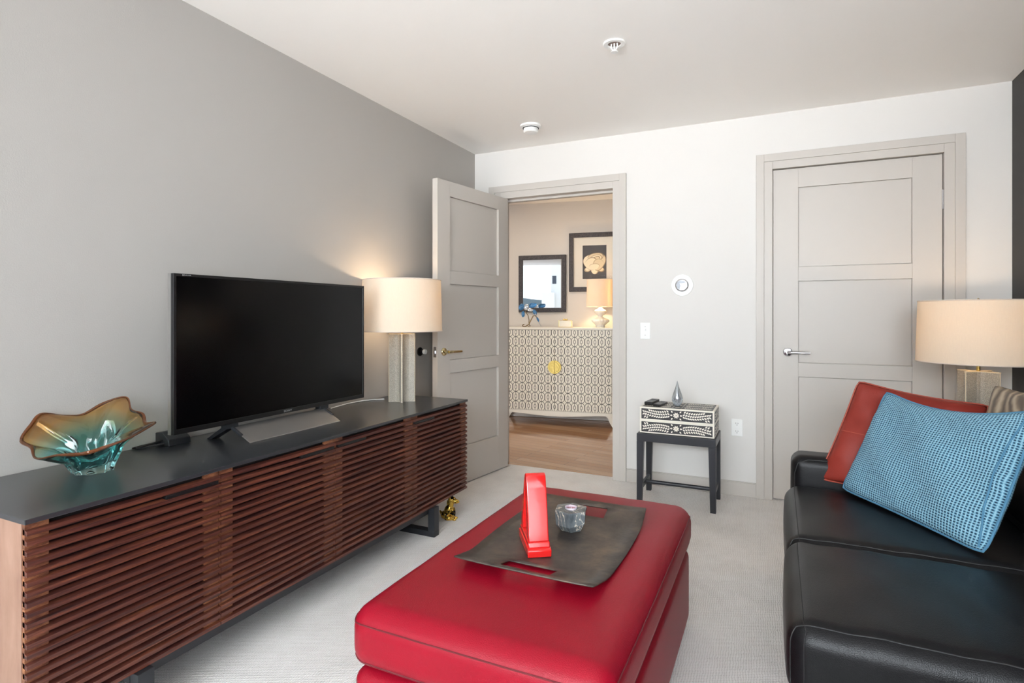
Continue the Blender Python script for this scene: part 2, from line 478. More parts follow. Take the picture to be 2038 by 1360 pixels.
# far wall with two openings (x .24-1.148 and 2.202-3.095)
D1a, D1b, D1h = .24, 1.148, 2.116
D2a, D2b, D2h = 2.196, 3.101, 2.14
bm = nb(); T = .14
for x0, x1, z0, z1 in ((0, D1a, 0, CH), (D1a, D1b, D1h, CH), (D1b, D2a, 0, CH), (D2a, D2b, D2h, CH), (D2b, XR, 0, CH)):
    box(bm, x0, x1, YF, YF+T, z0, z1)
struct('wall_far', bm, M_wall, label='pale grey end wall with an open doorway and a closed door', cat='wall')
bm = nb(); box(bm, -.12, 0, YB, YF+T, 0, CH)
struct('wall_left', bm, M_wall_l, label='plain grey side wall behind the television', cat='wall')
bm = nb()
for y0, y1, z0, z1 in ((YB, -2.1, 0, CH), (-.35, YF+T, 0, CH), (-2.1, -.35, 0, .55), (-2.1, -.35, 2.33, CH)): box(bm, XR, XR+.12, y0, y1, z0, z1)
struct('wall_right', bm, M_dark, label='charcoal accent wall behind the sofa', cat='wall')
# back wall (behind the camera) with a wide window
bm = nb()
for x0, x1, z0, z1 in ((0, .2, 0, CH), (3.2, XR, 0, CH), (.2, 3.2, 0, .55), (.2, 3.2, 2.33, CH)):
    box(bm, x0, x1, YB, YB+.06, z0, z1)
struct('wall_back', bm, M_wall, label='wall behind the camera with a wide window', cat='wall')
bm = nb(); fr = .04
for x0, x1, z0, z1 in ((.2, .2+fr, .55, 2.33), (3.2-fr, 3.2, .55, 2.33), (.2+fr, 3.2-fr, .55, .55+fr), (.2+fr, 3.2-fr, 2.33-fr, 2.33), (1.68, 1.72, .55+fr, 2.33-fr)):
    box(bm, x0, x1, YB+.005, YB+.05, z0, z1)
wf = struct('window_1', bm, M_trim, label='wide window behind the camera', cat='window')
bm = nb(); box(bm, .24, 1.68, YB+.02, YB+.026, .59, 2.29); box(bm, 1.72, 3.16, YB+.02, YB+.026, .59, 2.29); obj('pane', bm, M_glass, wf)
bm = nb()
for y0, y1, z0, z1 in ((-2.1, -2.06, .55, 2.33), (-.39, -.35, .55, 2.33), (-2.06, -.39, .55, .59), (-2.06, -.39, 2.29, 2.33)): box(bm, XR+.03, XR+.08, y0, y1, z0, z1)
w3 = struct('window_3', bm, M_trim, label='side window behind the camera', cat='window')
bm = nb(); box(bm, XR+.05, XR+.056, -2.06, -.39, .59, 2.29); obj('pane', bm, M_glass, w3)
bm = nb(); box(bm, -.12, XR+.12, YB, YF+.06, -.06, 0)
struct('floor', bm, M_carpet, label='pale beige loop carpet', cat='floor')
bm = nb(); box(bm, -5, 2.6, YF+.06, 7.2, -.06, -.004); box(bm, -5, -.12, YB, YF+.06, -.06, -.004)
struct('floor_hall', bm, M_wood, label='glossy brown plank floor beyond the open doorway', cat='floor')
bm = nb(); box(bm, -.12, XR+.12, YB, YF+T, CH, CH+.06)
struct('ceiling', bm, M_ceil, label='smooth off-white ceiling', cat='ceiling')
bm = nb(); box(bm, -5, 2.6, YF+T, 7.2, CH, CH+.06); box(bm, -5, -.12, YB, YF+T, CH, CH+.06)
struct('ceiling_hall', bm, M_ceil, label='ceiling of the hall beyond the doorway', cat='ceiling')
# hall: a wall turned 9 degrees carries the mirror and the picture
HO = Vector((.045, 5.739, 0)); HA = atan2(.155, .988)
HM = Matrix.Translation(HO) @ Matrix.Rotation(HA, 4, 'Z')
def hl(bm): bmesh.ops.transform(bm, matrix=HM, verts=bm.verts[:]); return bm
M_hallwall = wall_paint('hall_paint', (206, 198, 188))
bm = nb(); box(bm, -5.2, 2.4, .44, .54, 0, CH); struct('wall_hall', hl(bm), M_hallwall, label='warm grey hall wall carrying the mirror and rose picture', cat='wall')
bm = nb(); box(bm, 2.0, 2.1, YF+T, 6.4, 0, CH); struct('wall_hall_end', bm, M_hallwall)
bm = nb(); box(bm, -5.06, -4.96, YB, 6.4, 0, CH); struct('wall_living', bm, M_hallwall)
YL = .5
bm = nb()
for x0, x1, z0, z1 in ((-5, -3.4, 0, CH), (-.20, -.12, 0, CH), (-3.4, -.20, 0, .12), (-3.4, -.20, 2.46, CH)):
    box(bm, x0, x1, YL, YL+.1, z0, z1)
struct('wall_living_back', bm, M_hallwall)
bm = nb()
for x0, x1, z0, z1 in ((-3.4, -3.36, .12, 2.46), (-.24, -.20, .12, 2.46), (-3.36, -.24, .12, .16), (-3.36, -.24, 2.43, 2.46), (-1.95, -1.91, .16, 2.43)):
    box(bm, x0, x1, YL+.02, YL+.07, z0, z1)
w2 = struct('window_2', bm, M_trim, label='living room window reflected in the hall mirror', cat='window')
bm = nb(); box(bm, -3.36, -1.95, YL+.04, YL+.046, .16, 2.43); box(bm, -1.91, -.24, YL+.04, YL+.046, .16, 2.43); obj('pane', bm, M_glass, w2)
# outdoors, only met as a reflection: a distant hill and a pale building
bm = nb(); nx = 40
vr = [[bm.verts.new((-90+180*i/nx, -120-30*j, -22 + (0, 20, 31, 24)[j]*(.9+.1*sin(i*.45+j)) + .8*sin(i*1.7+j*2))) for i in range(nx+1)] for j in range(4)]
for j in range(3):
    for i in range(nx): bm.faces.new((vr[j][i], vr[j][i+1], vr[j+1][i+1], vr[j+1][i]))
m_hill = mat('hill_green', (104, 110, 104), .9)
hill = obj('hill', bm, m_hill, smooth=True); hill['kind'] = 'structure'
bm = nb(); box(bm, -2.3, 9, -42, -30, -22, 6.5); box(bm, -2.9, -2.0, -29.9, -28.6, -22, 2.8); bl = thing('apartment_building', 'pale building seen small in the hall mirror', 'building', (3.3, -36, -22))
obj('wall', bm, mat('pale_render', (226, 222, 214), .8), bl)
for x in (-2.2, .2, 2.6):
    bm = nb(); box(bm, x, x+.3, -30.05, -29.98, 3.5, 4.1); obj('window', bm, mat('dark_pane', (60, 66, 74), .2), bl)

# baseboards
bm = nb(); box(bm, 1.244, 2.101, YF-.014, YF, 0, .088); box(bm, 1.244, 2.101, YF-.011, YF, .088, .094); box(bm, 3.198, XR, YF-.014, YF, 0, .094)
struct('baseboard_far', bm, M_trim, label='low grey baseboard of the end wall', cat='baseboard', bevel=.002)
bm = nb(); box(bm, 0, .014, YB+.06, YF-.03, 0, .094); struct('baseboard_left', bm, M_trim, bevel=.002)
bm = nb(); box(bm, XR-.014, XR, YB+.06, YF, 0, .094); struct('baseboard_right', bm, M_trim, bevel=.002)
bm = nb(); box(bm, -5, 2.0, .425, .44, 0, .1); struct('baseboard_hall', hl(bm), M_trim)

def casing(name, xa, xb, h, oa, ob, oh, label):
    """flat door trim: outer band and a thinner inner step, plus the jamb lining"""
    bm = nb(); ia, ib, ih = xa+.016, xb-.016, h-.016
    ma, mb, mh = oa+(xa-oa)*.5, ob-(ob-xb)*.5, oh-(oh-h)*.5
    for (a0, a1, b0, b1, h0, h1, t) in ((oa, ma, mb, ob, mh, oh, .024), (ma, xa+.002, xb-.002, mb, h-.002, mh, .017)):
        box(bm, a0, a1, YF-t, YF, 0, h1); box(bm, b0, b1, YF-t, YF, 0, h1); box(bm, a1, b0, YF-t, YF, h0, h1)
    box(bm, xa-.004, xa+.002, YF, YF+.14, 0, h); box(bm, xb-.002, xb+.004, YF, YF+.14, 0, h); box(bm, xa+.002, xb-.002, YF, YF+.14, h-.002, h+.004)
    # stops
    box(bm, xa+.002, xa+.016, YF+.055, YF+.1, 0, h); box(bm, xb-.016, xb-.002, YF+.055, YF+.1, 0, h); box(bm, xa+.016, xb-.016, YF+.055, YF+.1, h-.018, h)
    return struct(name, bm, M_trim, label=label, cat='door trim', bevel=.0012)
casing('trim_1', D1a, D1b, D1h, .138, 1.244, 2.214, 'grey casing around the open doorway')
casing('trim_2', D2a, D2b, D2h, 2.101, 3.198, 2.236, 'grey casing around the closed door')

def door_leaf(bm, w, h, th, x0=0, y0=0, st=.145, panels=(), rec=.012):
    """panels as (z0,z1); leaf in local x 0..w, y y0-th..y0"""
    core = rec+.006
    box(bm, x0+.01, x0+w-.01, y0-th+core, y0-core, .01, h-.01)
    for a, b in panels: box(bm, x0+st+.003, x0+w-st-.003, y0-th+rec, y0-rec, a+.003, b-.003)
    box(bm, x0, x0+st, y0-th, y0, .0, h); box(bm, x0+w-st, x0+w, y0-th, y0, 0, h)
    zs = [0] + [z for p in sorted(panels) for z in p] + [h]
    for a, b in zip(zs[::2], zs[1::2]): box(bm, x0+st, x0+w-st, y0-th, y0, a, b)
PAN = ((.262, .795), (.883, 1.405), (1.494, 2.003))
def lever(parent, x, z, y, sgn, dirx, m, length=.125):
    """door lever on the face at y, facing sgn*y, pointing dirx"""
    bm = nb(); lathe(bm, [(.0, 0), (.027, 0), (.027, .004), (.023, .008), (.011, .010), (.010, .045), (0, .045)], 28, (0, 0, 0), 'y', cap=False)
    pts = [(0, .045, 0), (dirx*.012, .052, 0), (dirx*.04, .053, 0), (dirx*length, .053, -.001)]
    tube(bm, pts, [.010, .0095, .0085, .008], 14)
    for v in bm.verts: v.co = Vector((x+v.co.x, y+sgn*v.co.y, z+v.co.z))
    bmesh.ops.recalc_face_normals(bm, faces=bm.faces[:])
    return obj('door_handle', bm, m, parent, smooth=True, local=True)
# closed door
d2 = nb(); door_leaf(d2, .893, 2.125, .04, panels=PAN)
for v in d2.verts: v.co += Vector((2.202, YF+.046, .008))
d2 = struct('door_2', d2, M_trim, label='closed grey three-panel door with a chrome lever', cat='door', bevel=.0015)
origin(d2, (2.202, YF+.046, .008))
lever(d2, .085, .95, -.04, -1, 1, M_chrome)
for hz in (1.86, .25):
    bm = nb(); tube(bm, [(.897, -.043, hz-.055), (.897, -.043, hz+.055)], .0065, 10)
    for k in range(5): tube(bm, [(.897, -.043, hz-.0545+k*.0225), (.897, -.043, hz-.0345+k*.0225)], .0075, 10)
    obj('hinge', bm, M_chrome, d2, local=True, smooth=True)
# open door
bm = nb(); door_leaf(bm, .842, 2.1, .045, panels=tuple((a-.004, b-.004) for a, b in PAN), st=.13, rec=.017)
d1 = struct('door_1', bm, M_trim, label='grey three-panel door standing open beside the sideboard', cat='door', bevel=.0015)
ang = atan2(3.203-4.03, .184-.304)
d1.location = (.304, 4.03, .008); d1.rotation_euler = (0, 0, ang)
lever(d1, .842-.065, .94, 0, 1, -1, M_nickel)
lever(d1, .842-.065, .94, -.045, -1, -1, M_nickel)
bm = nb(); box(bm, .842, .8435, -.034, -.011, .905, .975); box(bm, .843, .853, -.028, -.017, .93, .95)
obj('latch_plate', bm, M_chrome, d1, local=True, bevel=.001)
for hz in (1.86, 1.05, .25):
    bm = nb(); tube(bm, [(-.002, -.048, hz-.05), (-.002, -.048, hz+.05)], .0065, 10); obj('hinge', bm, M_nickel, d1, local=True, smooth=True)
# door stop on the left wall
ds = thing('door_stop', 'round black wall bumper behind the open door', 'door stop', (0, 3.256, .944))
bm = nb(); lathe(bm, [(0, 0), (.03, 0), (.03, .008), (.02, .012), (.012, .013), (.012, .035), (0, .035)], 24, (0, 3.256, .944), 'x', cap=False); obj('base', bm, M_black, ds, smooth=True)
bm = nb(); lathe(bm, [(0, .033), (.016, .033), (.018, .04), (.016, .052), (0, .054)], 24, (0, 3.256, .944), 'x', cap=False); obj('bumper', bm, M_white, ds, smooth=True)

# ============================================================ WALL AND CEILING FITTINGS
t = thing('thermostat', 'round thermostat with glossy dial on a white wall plate', 'thermostat', (1.632, YF, 1.401))
bm = nb(); lathe(bm, [(0, 0), (.074, 0), (.074, -.005), (.071, -.008), (0, -.008)], 48, (1.632, YF, 1.401), 'y', cap=False); obj('wall_plate', bm, M_white, t, smooth=True)
bm = nb(); lathe(bm, [(0, -.008), (.044, -.008), (.044, -.026), (.040, -.030), (.036, -.031), (0, -.031)], 48, (1.632, YF, 1.401), 'y', cap=False); obj('dial_ring', bm, mat('silver_ring', (205, 205, 208), .25, .8), t, smooth=True)
bm = nb(); lathe(bm, [(0, -.0335), (.02, -.033), (.034, -.0315), (.034, -.030), (0, -.030)], 48, (1.632, YF, 1.401), 'y', cap=False); obj('dial_face', bm, mat('dial_face', (205, 212, 220), .06, .3), t, smooth=True)
t = thing('light_switch', 'white single toggle light switch right of the open doorway', 'light switch', (1.378, YF, 1.083))
bm = nb(); box(bm, 1.343, 1.414, YF-.006, YF, 1.025, 1.141); obj('face_plate', bm, M_white, t, bevel=.003)
bm = nb(); box(bm, 1.3735, 1.3835, YF-.018, YF-.006, 1.083, 1.097); obj('toggle', bm, M_white, t, bevel=.002)
for z in (1.113, 1.053):
    bm = nb(); lathe(bm, [(0, -.006), (.003, -.006), (.003, -.0072), (0, -.0072)], 12, (1.3785, YF, z), 'y', cap=False); obj('screw', bm, M_silver, t)
t = thing('wall_outlet', 'white double power outlet low on the wall right of the inlaid box', 'outlet', (1.984, YF, .449))
bm = nb(); box(bm, 1.949, 2.019, YF-.006, YF, .392, .506); obj('face_plate', bm, M_white, t, bevel=.003)
for z in (.475, .423):
    bm = nb(); lathe(bm, [(0, -.006), (.0165, -.006), (.0165, -.0085), (0, -.0085)], 20, (1.984, YF, z), 'y', cap=False)
    s_ = obj('socket', bm, M_white, t)
    bm = nb()
    box(bm, 1.9765, 1.9785, YF-.0095, YF-.008, z-.001, z+.008); box(bm, 1.9895, 1.9915, YF-.0095, YF-.008, z-.001, z+.007)
    lathe(bm, [(0, -.008), (.0025, -.008), (.0025, -.0095), (0, -.0095)], 10, (1.984, YF, z-.008), 'y', cap=False)
    obj('slot', bm, M_black, s_)
t = thing('fire_sprinkler', 'small white recessed sprinkler head in the ceiling', 'sprinkler', (1.521, 2.665, CH))
bm = nb(); lathe(bm, [(.03, -.001), (.052, -.001), (.054, -.005), (.050, -.009), (.032, -.008), (.030, -.001)], 36, (1.521, 2.665, CH), 'z', cap=False); obj('escutcheon', bm, M_white, t, smooth=True)
bm = nb(); lathe(bm, [(0, -.0015), (.031, -.0015), (.031, -.003), (0, -.003)], 24, (1.521, 2.665, CH), cap=False); obj('cup', bm, mat('sprinkler_cup', (120, 100, 90), .5), t)
bm = nb(); X, Y = 1.521, 2.665
tube(bm, [(X-.014, Y, CH-.003), (X-.015, Y, CH-.02), (X-.004, Y, CH-.038)], .0035); tube(bm, [(X+.014, Y, CH-.003), (X+.015, Y, CH-.02), (X+.004, Y, CH-.038)], .0035)
tube(bm, [(X, Y, CH-.003), (X, Y, CH-.042)], .004); lathe(bm, [(0, -.042), (.018, -.042), (.017, -.045), (0, -.045)], 16, (X, Y, CH), cap=False)
obj('head', bm, M_white, t, smooth=True)
X, Y = .69, 3.585
t = thing('smoke_detector', 'round white smoke detector on the ceiling near the doorway', 'smoke detector', (X, Y, CH))
bm = nb(); lathe(bm, [(0, 0), (.073, 0), (.072, -.012), (.060, -.016), (0, -.016)], 40, (X, Y, CH), cap=False); obj('base', bm, M_white, t, smooth=True)
bm = nb(); lathe(bm, [(0, -.014), (.054, -.016), (.054, -.02), (.050, -.022), (.050, -.042), (.044, -.05), (.03, -.052), (0, -.052)], 40, (X, Y, CH), cap=False); obj('cover', bm, M_white, t, smooth=True)
bm = nb(); lathe(bm, [(.050, -.0185), (.0555, -.0185), (.0555, -.022), (.050, -.022)], 40, (X, Y, CH), cap=False); obj('vent_ring', bm, M_shadow_gap, t)

# ============================================================ SIDEBOARD
CX, CY0, CY1 = .543, .76, 2.963
t = thing('sideboard', 'long walnut sideboard with slatted doors and a black glass top', 'sideboard', (.28, 1.86, 0))
sb = t
bm = nb(); box(bm, .02, CX+.002, CY0-.004, CY1+.004, .677, .69); obj('top', bm, M_top, t, bevel=.0015)
bm = nb(); box(bm, .03, CX-.033, CY0+.02, CY1-.02, .16, .672); obj('body', bm, M_dark_in, t)
for y0, y1 in ((CY0, CY0+.02), (CY1-.02, CY1)):
    bm = nb(); box(bm, .025, CX-.024, y0, y1, .157, .676); obj('side_panel', bm, M_side, t, bevel=.001)
SL = 20; pitch = (.672-.158)/SL
ys = [CY0, 1.303, 1.846, 2.405, CY1]
for di in range(4):
    a, b = ys[di]+.0015, ys[di+1]-.0015
    bm = nb(); sw = .052
    for (s0, s1) in ((a, a+sw), (b-sw, b)): box(bm, CX-.022, CX-.011, s0, s1, .158, .674, 1)
    for k in range(SL):
        z0 = .158+k*pitch; j = .0
        prism(bm, [(CX-.019, z0+.003), (CX, z0+.001), (CX, z0+.0125), (CX-.019, z0+.0165)], a, b, 'y', 0)
    dd = obj('door', bm, [M_slat, M_stile], t)
    # black metal pull across the second gap
    if di in (0, 1): h0, h1 = b-.19, b-.012
    else: h0, h1 = a+.012, a+.19
    bm = nb(); box(bm, CX-.012, CX+.006, h0, h1, .6365, .6475); obj('handle', bm, M_black, dd, bevel=.001)
bm = nb(); box(bm, CX-.05, CX-.02, CY0+.26, CY1-.33, .122, .157); box(bm, .06, .09, CY0+.26, CY1-.33, .122, .157); obj('rail', bm, M_dkmetal, t)
for y in (1.045, 2.6):
    bm = nb()
    box(bm, .075, .56, y-.024, y+.024, 0, .03); box(bm, .52, .56, y-.024, y+.024, .03, .157); box(bm, .075, .115, y-.024, y+.024, .03, .157)
    obj('leg', bm, M_dkmetal, t, bevel=.0015)

# ============================================================ TELEVISION
TX = .252; TY0, TY1, TZ0, TZ1 = 1.335, 2.377, .761, 1.350
t = thing('television', 'large black flat television on a silver stand on the sideboard', 'television', (.23, 1.856, .69))
bm = nb(); bz = .011
for y0, y1, z0, z1 in ((TY0, TY0+bz, TZ0, TZ1), (TY1-bz, TY1, TZ0, TZ1), (TY0+bz, TY1-bz, TZ1-bz, TZ1), (TY0+bz, TY1-bz, TZ0, TZ0+.019)):
    box(bm, TX-.03, TX, y0, y1, z0, z1)
obj('bezel', bm, M_black, t, bevel=.0015)
bm = nb(); box(bm, TX-.031, TX-.014, TY0-.0015, TY0, TZ0, TZ1); obj('side_strip', bm, M_silver, t)
bm = nb(); box(bm, TX-.012, TX-.003, TY0+bz, TY1-bz, TZ0+.019, TZ1-bz); obj('screen', bm, M_screen, t)
bm = nb(); box(bm, TX-.045, TX-.012, TY0+.01, TY1-.01, TZ0+.01, TZ1-.01); box(bm, TX-.08, TX-.045, TY0+.15, TY1-.15, TZ0+.03, TZ0+.36); obj('back_cover', bm, M_black, t, bevel=.004)
# sloping front plate of the stand
sy0, sy1 = 1.584, 2.094
bm = nb(); hexa(bm, [(.345, sy0, .6905), (.345, sy1, .6905), (.238, sy1, .743), (.238, sy0, .743), (.345, sy0, .6945), (.345, sy1, .6945), (.238, sy1, .7475), (.238, sy0, .7475)])
obj('stand_plate', bm, M_silver, t, bevel=.001)
for y in (sy0, sy1):
    bm = nb()
    hexa(bm, [(.118, y-.02, .6905), (.118, y+.02, .6905), (.143, y+.02, .6905), (.143, y-.02, .6905), (.220, y-.02, .752), (.220, y+.02, .752), (.245, y+.02, .745), (.245, y-.02, .745)])
    box(bm, .215, .246, y-.028, y+.028, .742, .766)
    hexa(bm, [(.30, y-.006, .712), (.30, y+.006, .712), (.24, y+.006, .742), (.24, y-.006, .742), (.30, y-.006, .722), (.30, y+.006, .722), (.24, y+.006, .752), (.24, y-.006, .752)])
    obj('stand_leg', bm, M_dkmetal, t, bevel=.001)
def text_mesh(name, body, size, m, parent, mw, ext=.0004, align='CENTER'):
    cu = bpy.data.curves.new(name, 'FONT'); cu.body = body; cu.size = size; cu.extrude = ext; cu.align_x = align; cu.align_y = 'CENTER'
    tmp = bpy.data.objects.new('tmp', cu); S.collection.objects.link(tmp)
    dg = bpy.context.evaluated_depsgraph_get(); me = bpy.data.meshes.new_from_object(tmp.evaluated_get(dg))
    bpy.data.objects.remove(tmp); bm = nb(); bm.from_mesh(me); bmesh.ops.transform(bm, matrix=mw, verts=bm.verts[:])
    return obj(name, bm, m, parent)
# text faces +x: local x->+y, local y->z
MW = Matrix(((0, 0, 1, 0), (1, 0, 0, 0), (0, 1, 0, 0), (0, 0, 0, 1)))
text_mesh('maker_mark', 'SONY', .0115, mat('silver_print', (150, 150, 150), .5), t, Matrix.Translation((TX+.0004, 1.863, TZ0+.0095)) @ MW @ Matrix.Diagonal((1.55, 1, 1, 1)))
text_mesh('small_mark', 'BRAVIA', .008, mat('silver_print', (205, 205, 205), .4), t, Matrix.Translation((TX+.0004, TY0+.05, TZ1-.0055)) @ MW @ Matrix.Diagonal((1.3, .8, 1, 1)))
# black receiver box behind the television and its cable
bm = nb(); prism(bm, [(.03, .691), (.115, .691), (.11, .715), (.07, .742), (.03, .738)], 1.41, 1.50, 'y')
t2 = origin(tag(obj('media_box', bm, M_dkmetal, bevel=.003), 'small black box on the sideboard behind the television corner', 'electronic box'), (.072, 1.455, .691))
bm = nb(); tube(bm, [(.06, 1.412, .705), (.055, 1.39, .703), (.04, 1.35, .698), (.035, 1.335, .695), (.045, 1.33, .695), (.06, 1.36, .695), (.085, 1.412, .700)], .004, 8)
tube(bm, [(.075, 1.412, .712), (.065, 1.37, .706), (.05, 1.325, .696), (.03, 1.325, .695), (.02, 1.36, .695), (.016, 1.40, .695)], .003, 8)
tag(obj('cable', bm, M_black, smooth=True), 'black looped cable on the sideboard beside the glass bowl', 'cable')
bm = nb(); tube(bm, [(.05, 2.35, .694), (.03, 2.5, .696), (.04, 2.62, .697), (.06, 2.70, .694), (.10, 2.74, .694)], .003, 8)
tag(obj('lamp_cord', bm, M_white, smooth=True), 'thin pale cord along the wall behind the lit sideboard lamp', 'cord')

# ============================================================ SHAGREEN LAMPS
def star_profile(R, r, n=6, rot=0):
    """column outline: n outward ribs joined by concave flutes"""
    pts = []
    for k in range(n):
        a0 = rot + 2*pi*k/n
        for j, (da, rad) in enumerate(((-.06, R), (.06, R))):
            pts.append((rad*cos(a0+da*1.0), rad*sin(a0+da*1.0)))
        for f in (.25, .5, .75):
            a = a0 + 2*pi/n*f; rr = r + (R-r)*(abs(2*f-1))**2 * .55
            pts.append((rr*cos(a), rr*sin(a)))
    return pts
def shag_lamp(x, y, z, label, colh, R, shR, shT, shB, shH, rot, power, colz=.012, n=6, r_in=.6):
    t = thing('table_lamp', label, 'lamp', (x, y, z))
    poly = star_profile(R, R*r_in, n, rot)
    bm = nb(); prism(bm, poly, 0, colh, 'z'); obj('column', bm, M_shag, t, local=True)
    bm = nb()
    prism(bm, [(a*1.02, b*1.02) for a, b in poly], colh, colh+.004, 'z')
    for k in range(n):
        a = rot+2*pi*k/n; c, s = cos(a), sin(a)
        tube(bm, [(R*1.0*c, R*1.0*s, 0.001), (R*1.0*c, R*1.0*s, colh)], .0022, 6)
    obj('edging', bm, M_edge, t, local=True)
    bm = nb(); tube(bm, [(0, 0, colh+.003), (0, 0, shB+.07)], .008, 12); lathe(bm, [(0, shB+.06), (.017, shB+.06), (.017, shB+.11), (0, shB+.11)], 16, cap=False)
    obj('stem', bm, M_brass, t, local=True, smooth=True)
    bm = nb(); lathe(bm, [(shT-.002, shB+shH), (shT, shB+shH), (shR, shB), (shR-.002, shB), (shT-.002, shB+shH)], 72, cap=False)
    sh = obj('lamp_shade', bm, M_shade, t, local=True, smooth=True, angle=60)
    for nm, rr, zz in (('top_rim', shT, shB+shH), ('bottom_rim', shR, shB)):
        bm = nb(); tube(bm, [(rr*cos(2*pi*k/64), rr*sin(2*pi*k/64), zz) for k in range(64)], .0028, 6, True); obj(nm, bm, M_shadeband, sh, local=True, smooth=True)
    bm = nb()
    for k in range(3):
        a = 2*pi*k/3; tube(bm, [(0, 0, shB+shH-.02), (shT*cos(a), shT*sin(a), shB+shH-.004)], .0022, 6)
    tube(bm, [(0, 0, shB+.1), (0, 0, shB+shH-.01)], .003, 8)
    obj('harp', bm, M_brass, t, local=True)
    bm = nb(); ellipsoid(bm, (0, 0, shB+shH+.0), (.007, .007, .012)); obj('finial', bm, M_brass, t, local=True, smooth=True)
    bm = nb(); ellipsoid(bm, (0, 0, shB+.145), (.028, .028, .035)); lathe(bm, [(0, shB+.10), (.013, shB+.10), (.013, shB+.125), (0, shB+.125)], 16, cap=False)
    b = obj('bulb', bm, M_bulb, t, local=True, smooth=True)
    point('bulb_light', (x, y, z+shB+.225), power, (1, .74, .48), .03)
    return t
M_bulb = mat('bulb_glass', (255, 240, 215), .4); M_bulb.node_tree.nodes['Principled BSDF'].inputs['Emission Color'].default_value = (1, .8, .55, 1); M_bulb.node_tree.nodes['Principled BSDF'].inputs['Emission Strength'].default_value = 3
shag_lamp(.218, 2.757, .69, 'lit drum-shade lamp on a fluted column at the sideboard end', .393, .085, .236, .228, .412, .300, radians(5), 5.2)
shag_lamp(3.115, 3.47, .555, 'cream drum-shade lamp behind the sofa, partly past the frame', .365, .092, .252, .242, .412, .30, radians(45), 5, n=4, r_in=.35)

# side table behind the sofa that carries the second lamp (hidden but for what stands on it)
t = thing('side_table', 'dark side table behind the sofa arm under the drum-shade lamp', 'side table', (3.12, 3.45, 0))
bm = nb(); box(bm, 2.87, 3.37, 3.20, 3.70, .53, .555); obj('table_top', bm, M_ebony, t, bevel=.002)
for a, b in ((2.885, 3.215), (3.325, 3.215), (2.885, 3.655), (3.325, 3.655)):
    bm = nb(); box(bm, a, a+.03, b, b+.03, 0, .53); obj('leg', bm, M_ebony, t)

# ============================================================ GLASS BOWL
RIM = [(-.177, -.116, .105), (-.184, -.086, .147), (-.177, -.061, .179), (-.154, -.006, .167), (-.131, .038, .165), (-.101, .085, .197),
       (-.051, .131, .216), (-.012, .127, .177), (.043, .131, .165), (.093, .11, .14), (.21, .066, .159), (.216, -.009, .13),
       (.193, -.064, .111), (.147, -.108, .093), (.067, -.134, .086), (-.038, -.14, .066), (-.1, -.124, .09)]
def catmull(P, per):
    out = []; n = len(P)
    for i in range(n):
        p0, p1, p2, p3 = (Vector(P[(i+k) % n]) for k in (-1, 0, 1, 2))
        for j in range(per):
            t = j/per
            out.append(.5*((2*p1)+(-p0+p2)*t+(2*p0-5*p1+4*p2-p3)*t*t+(-p0+3*p1-3*p2+p3)*t**3))
    return out
rim = catmull(RIM, 8); nr = len(rim)
t = thing('glass_bowl', 'wavy blown glass bowl shading from teal base to amber rim', 'bowl', (.215, 1.09, .69))
bm = nb(); rings = []; KN = 22
for k in range(KN+1):
    s = k/KN; ring = []
    for i, p in enumerate(rim):
        a = atan2(p.y, p.x); R = hypot(p.x, p.y)
        # base foot with lobes, then a steep wall, then the flare to the rim
        base = .054*(1+.07*cos(9*a)); neck = .070*(1+.12*cos(6*a+.6))
        if s < .45:
            q = s/.45; r = base+(neck-base)*q; z = .001+p.z*.42*q
        else:
            q = (s-.45)/.55; fl = q**1.35; r = neck+(R-neck)*fl; z = .001 + p.z*.42 + (p.z*.58-.001)*(q**.8)
            r += .010*sin(q*pi)*cos(7*a+1); z += .010*sin(q*pi)*cos(6*a)
        ring.append(bm.verts.new((r*cos(a), r*sin(a), z)))
    rings.append(ring)
# inner surface
for k in range(KN, 3, -1):
    s = k/KN; ring = []
    for i, v in enumerate(rings[k]):
        th = .0055 + .011*(1-s)
        c = v.co; a = atan2(c.y, c.x); rr = hypot(c.x, c.y)-th*(1.0 if s < .7 else .6)
        ring.append(bm.verts.new((rr*cos(a), rr*sin(a), c.z + th*(.25 if s < .5 else .8))))
    rings.append(ring)
for A, B in zip(rings, rings[1:]):
    for i in range(nr): bm.faces.new((A[i], A[(i+1) % nr], B[(i+1) % nr], B[i]))
bm.faces.new(rings[0][::-1]); bm.faces.new(rings[-1])
bmesh.ops.recalc_face_normals(bm, faces=bm.faces[:])
bo = obj('bowl_body', bm, M_bowl, t, local=True, smooth=True, angle=0)
bm = nb(); tube(bm, [(p.x, p.y, p.z+.003) for p in rim], [.0042+.0015*sin(i*.2) for i in range(nr)], 10, True); obj('rim', bm, M_rim, t, local=True, smooth=True)

# ============================================================ OTTOMAN, TRAY AND WHAT STANDS ON IT
OX0, OX1, OY0, OY1 = 1.245, 1.931, 1.112, 2.29
t = thing('ottoman', 'large red leather ottoman with a dark tray on top', 'ottoman', (1.59, 1.685, 0))
bm = nb(); sn = rbox(bm, OX0, OX1, OY0, OY1, .305, .464, .058, (.004, .004, .007), 30, .0006); ra_, rb_, rc_ = rring(sn, 30, 'z', 27), rring(sn, 30, 'z', 28), rring(sn, 30, 'z', 2)
obj('cushion', bm, M_red, t, smooth=True, angle=0)
bm = nb(); rbox(bm, OX0+.010, OX1-.010, OY0+.010, OY1-.010, .02, .304, .034, (.006, .006, .0), 20); obj('base', bm, M_red, t, smooth=True, angle=0)
bm = nb(); tube(bm, ra_, .0022, 6, True); obj('top_seam', bm, M_redseam, t, smooth=True)
bm = nb(); tube(bm, rc_, .0028, 6, True); obj('lower_piping', bm, M_redseam, t, smooth=True)
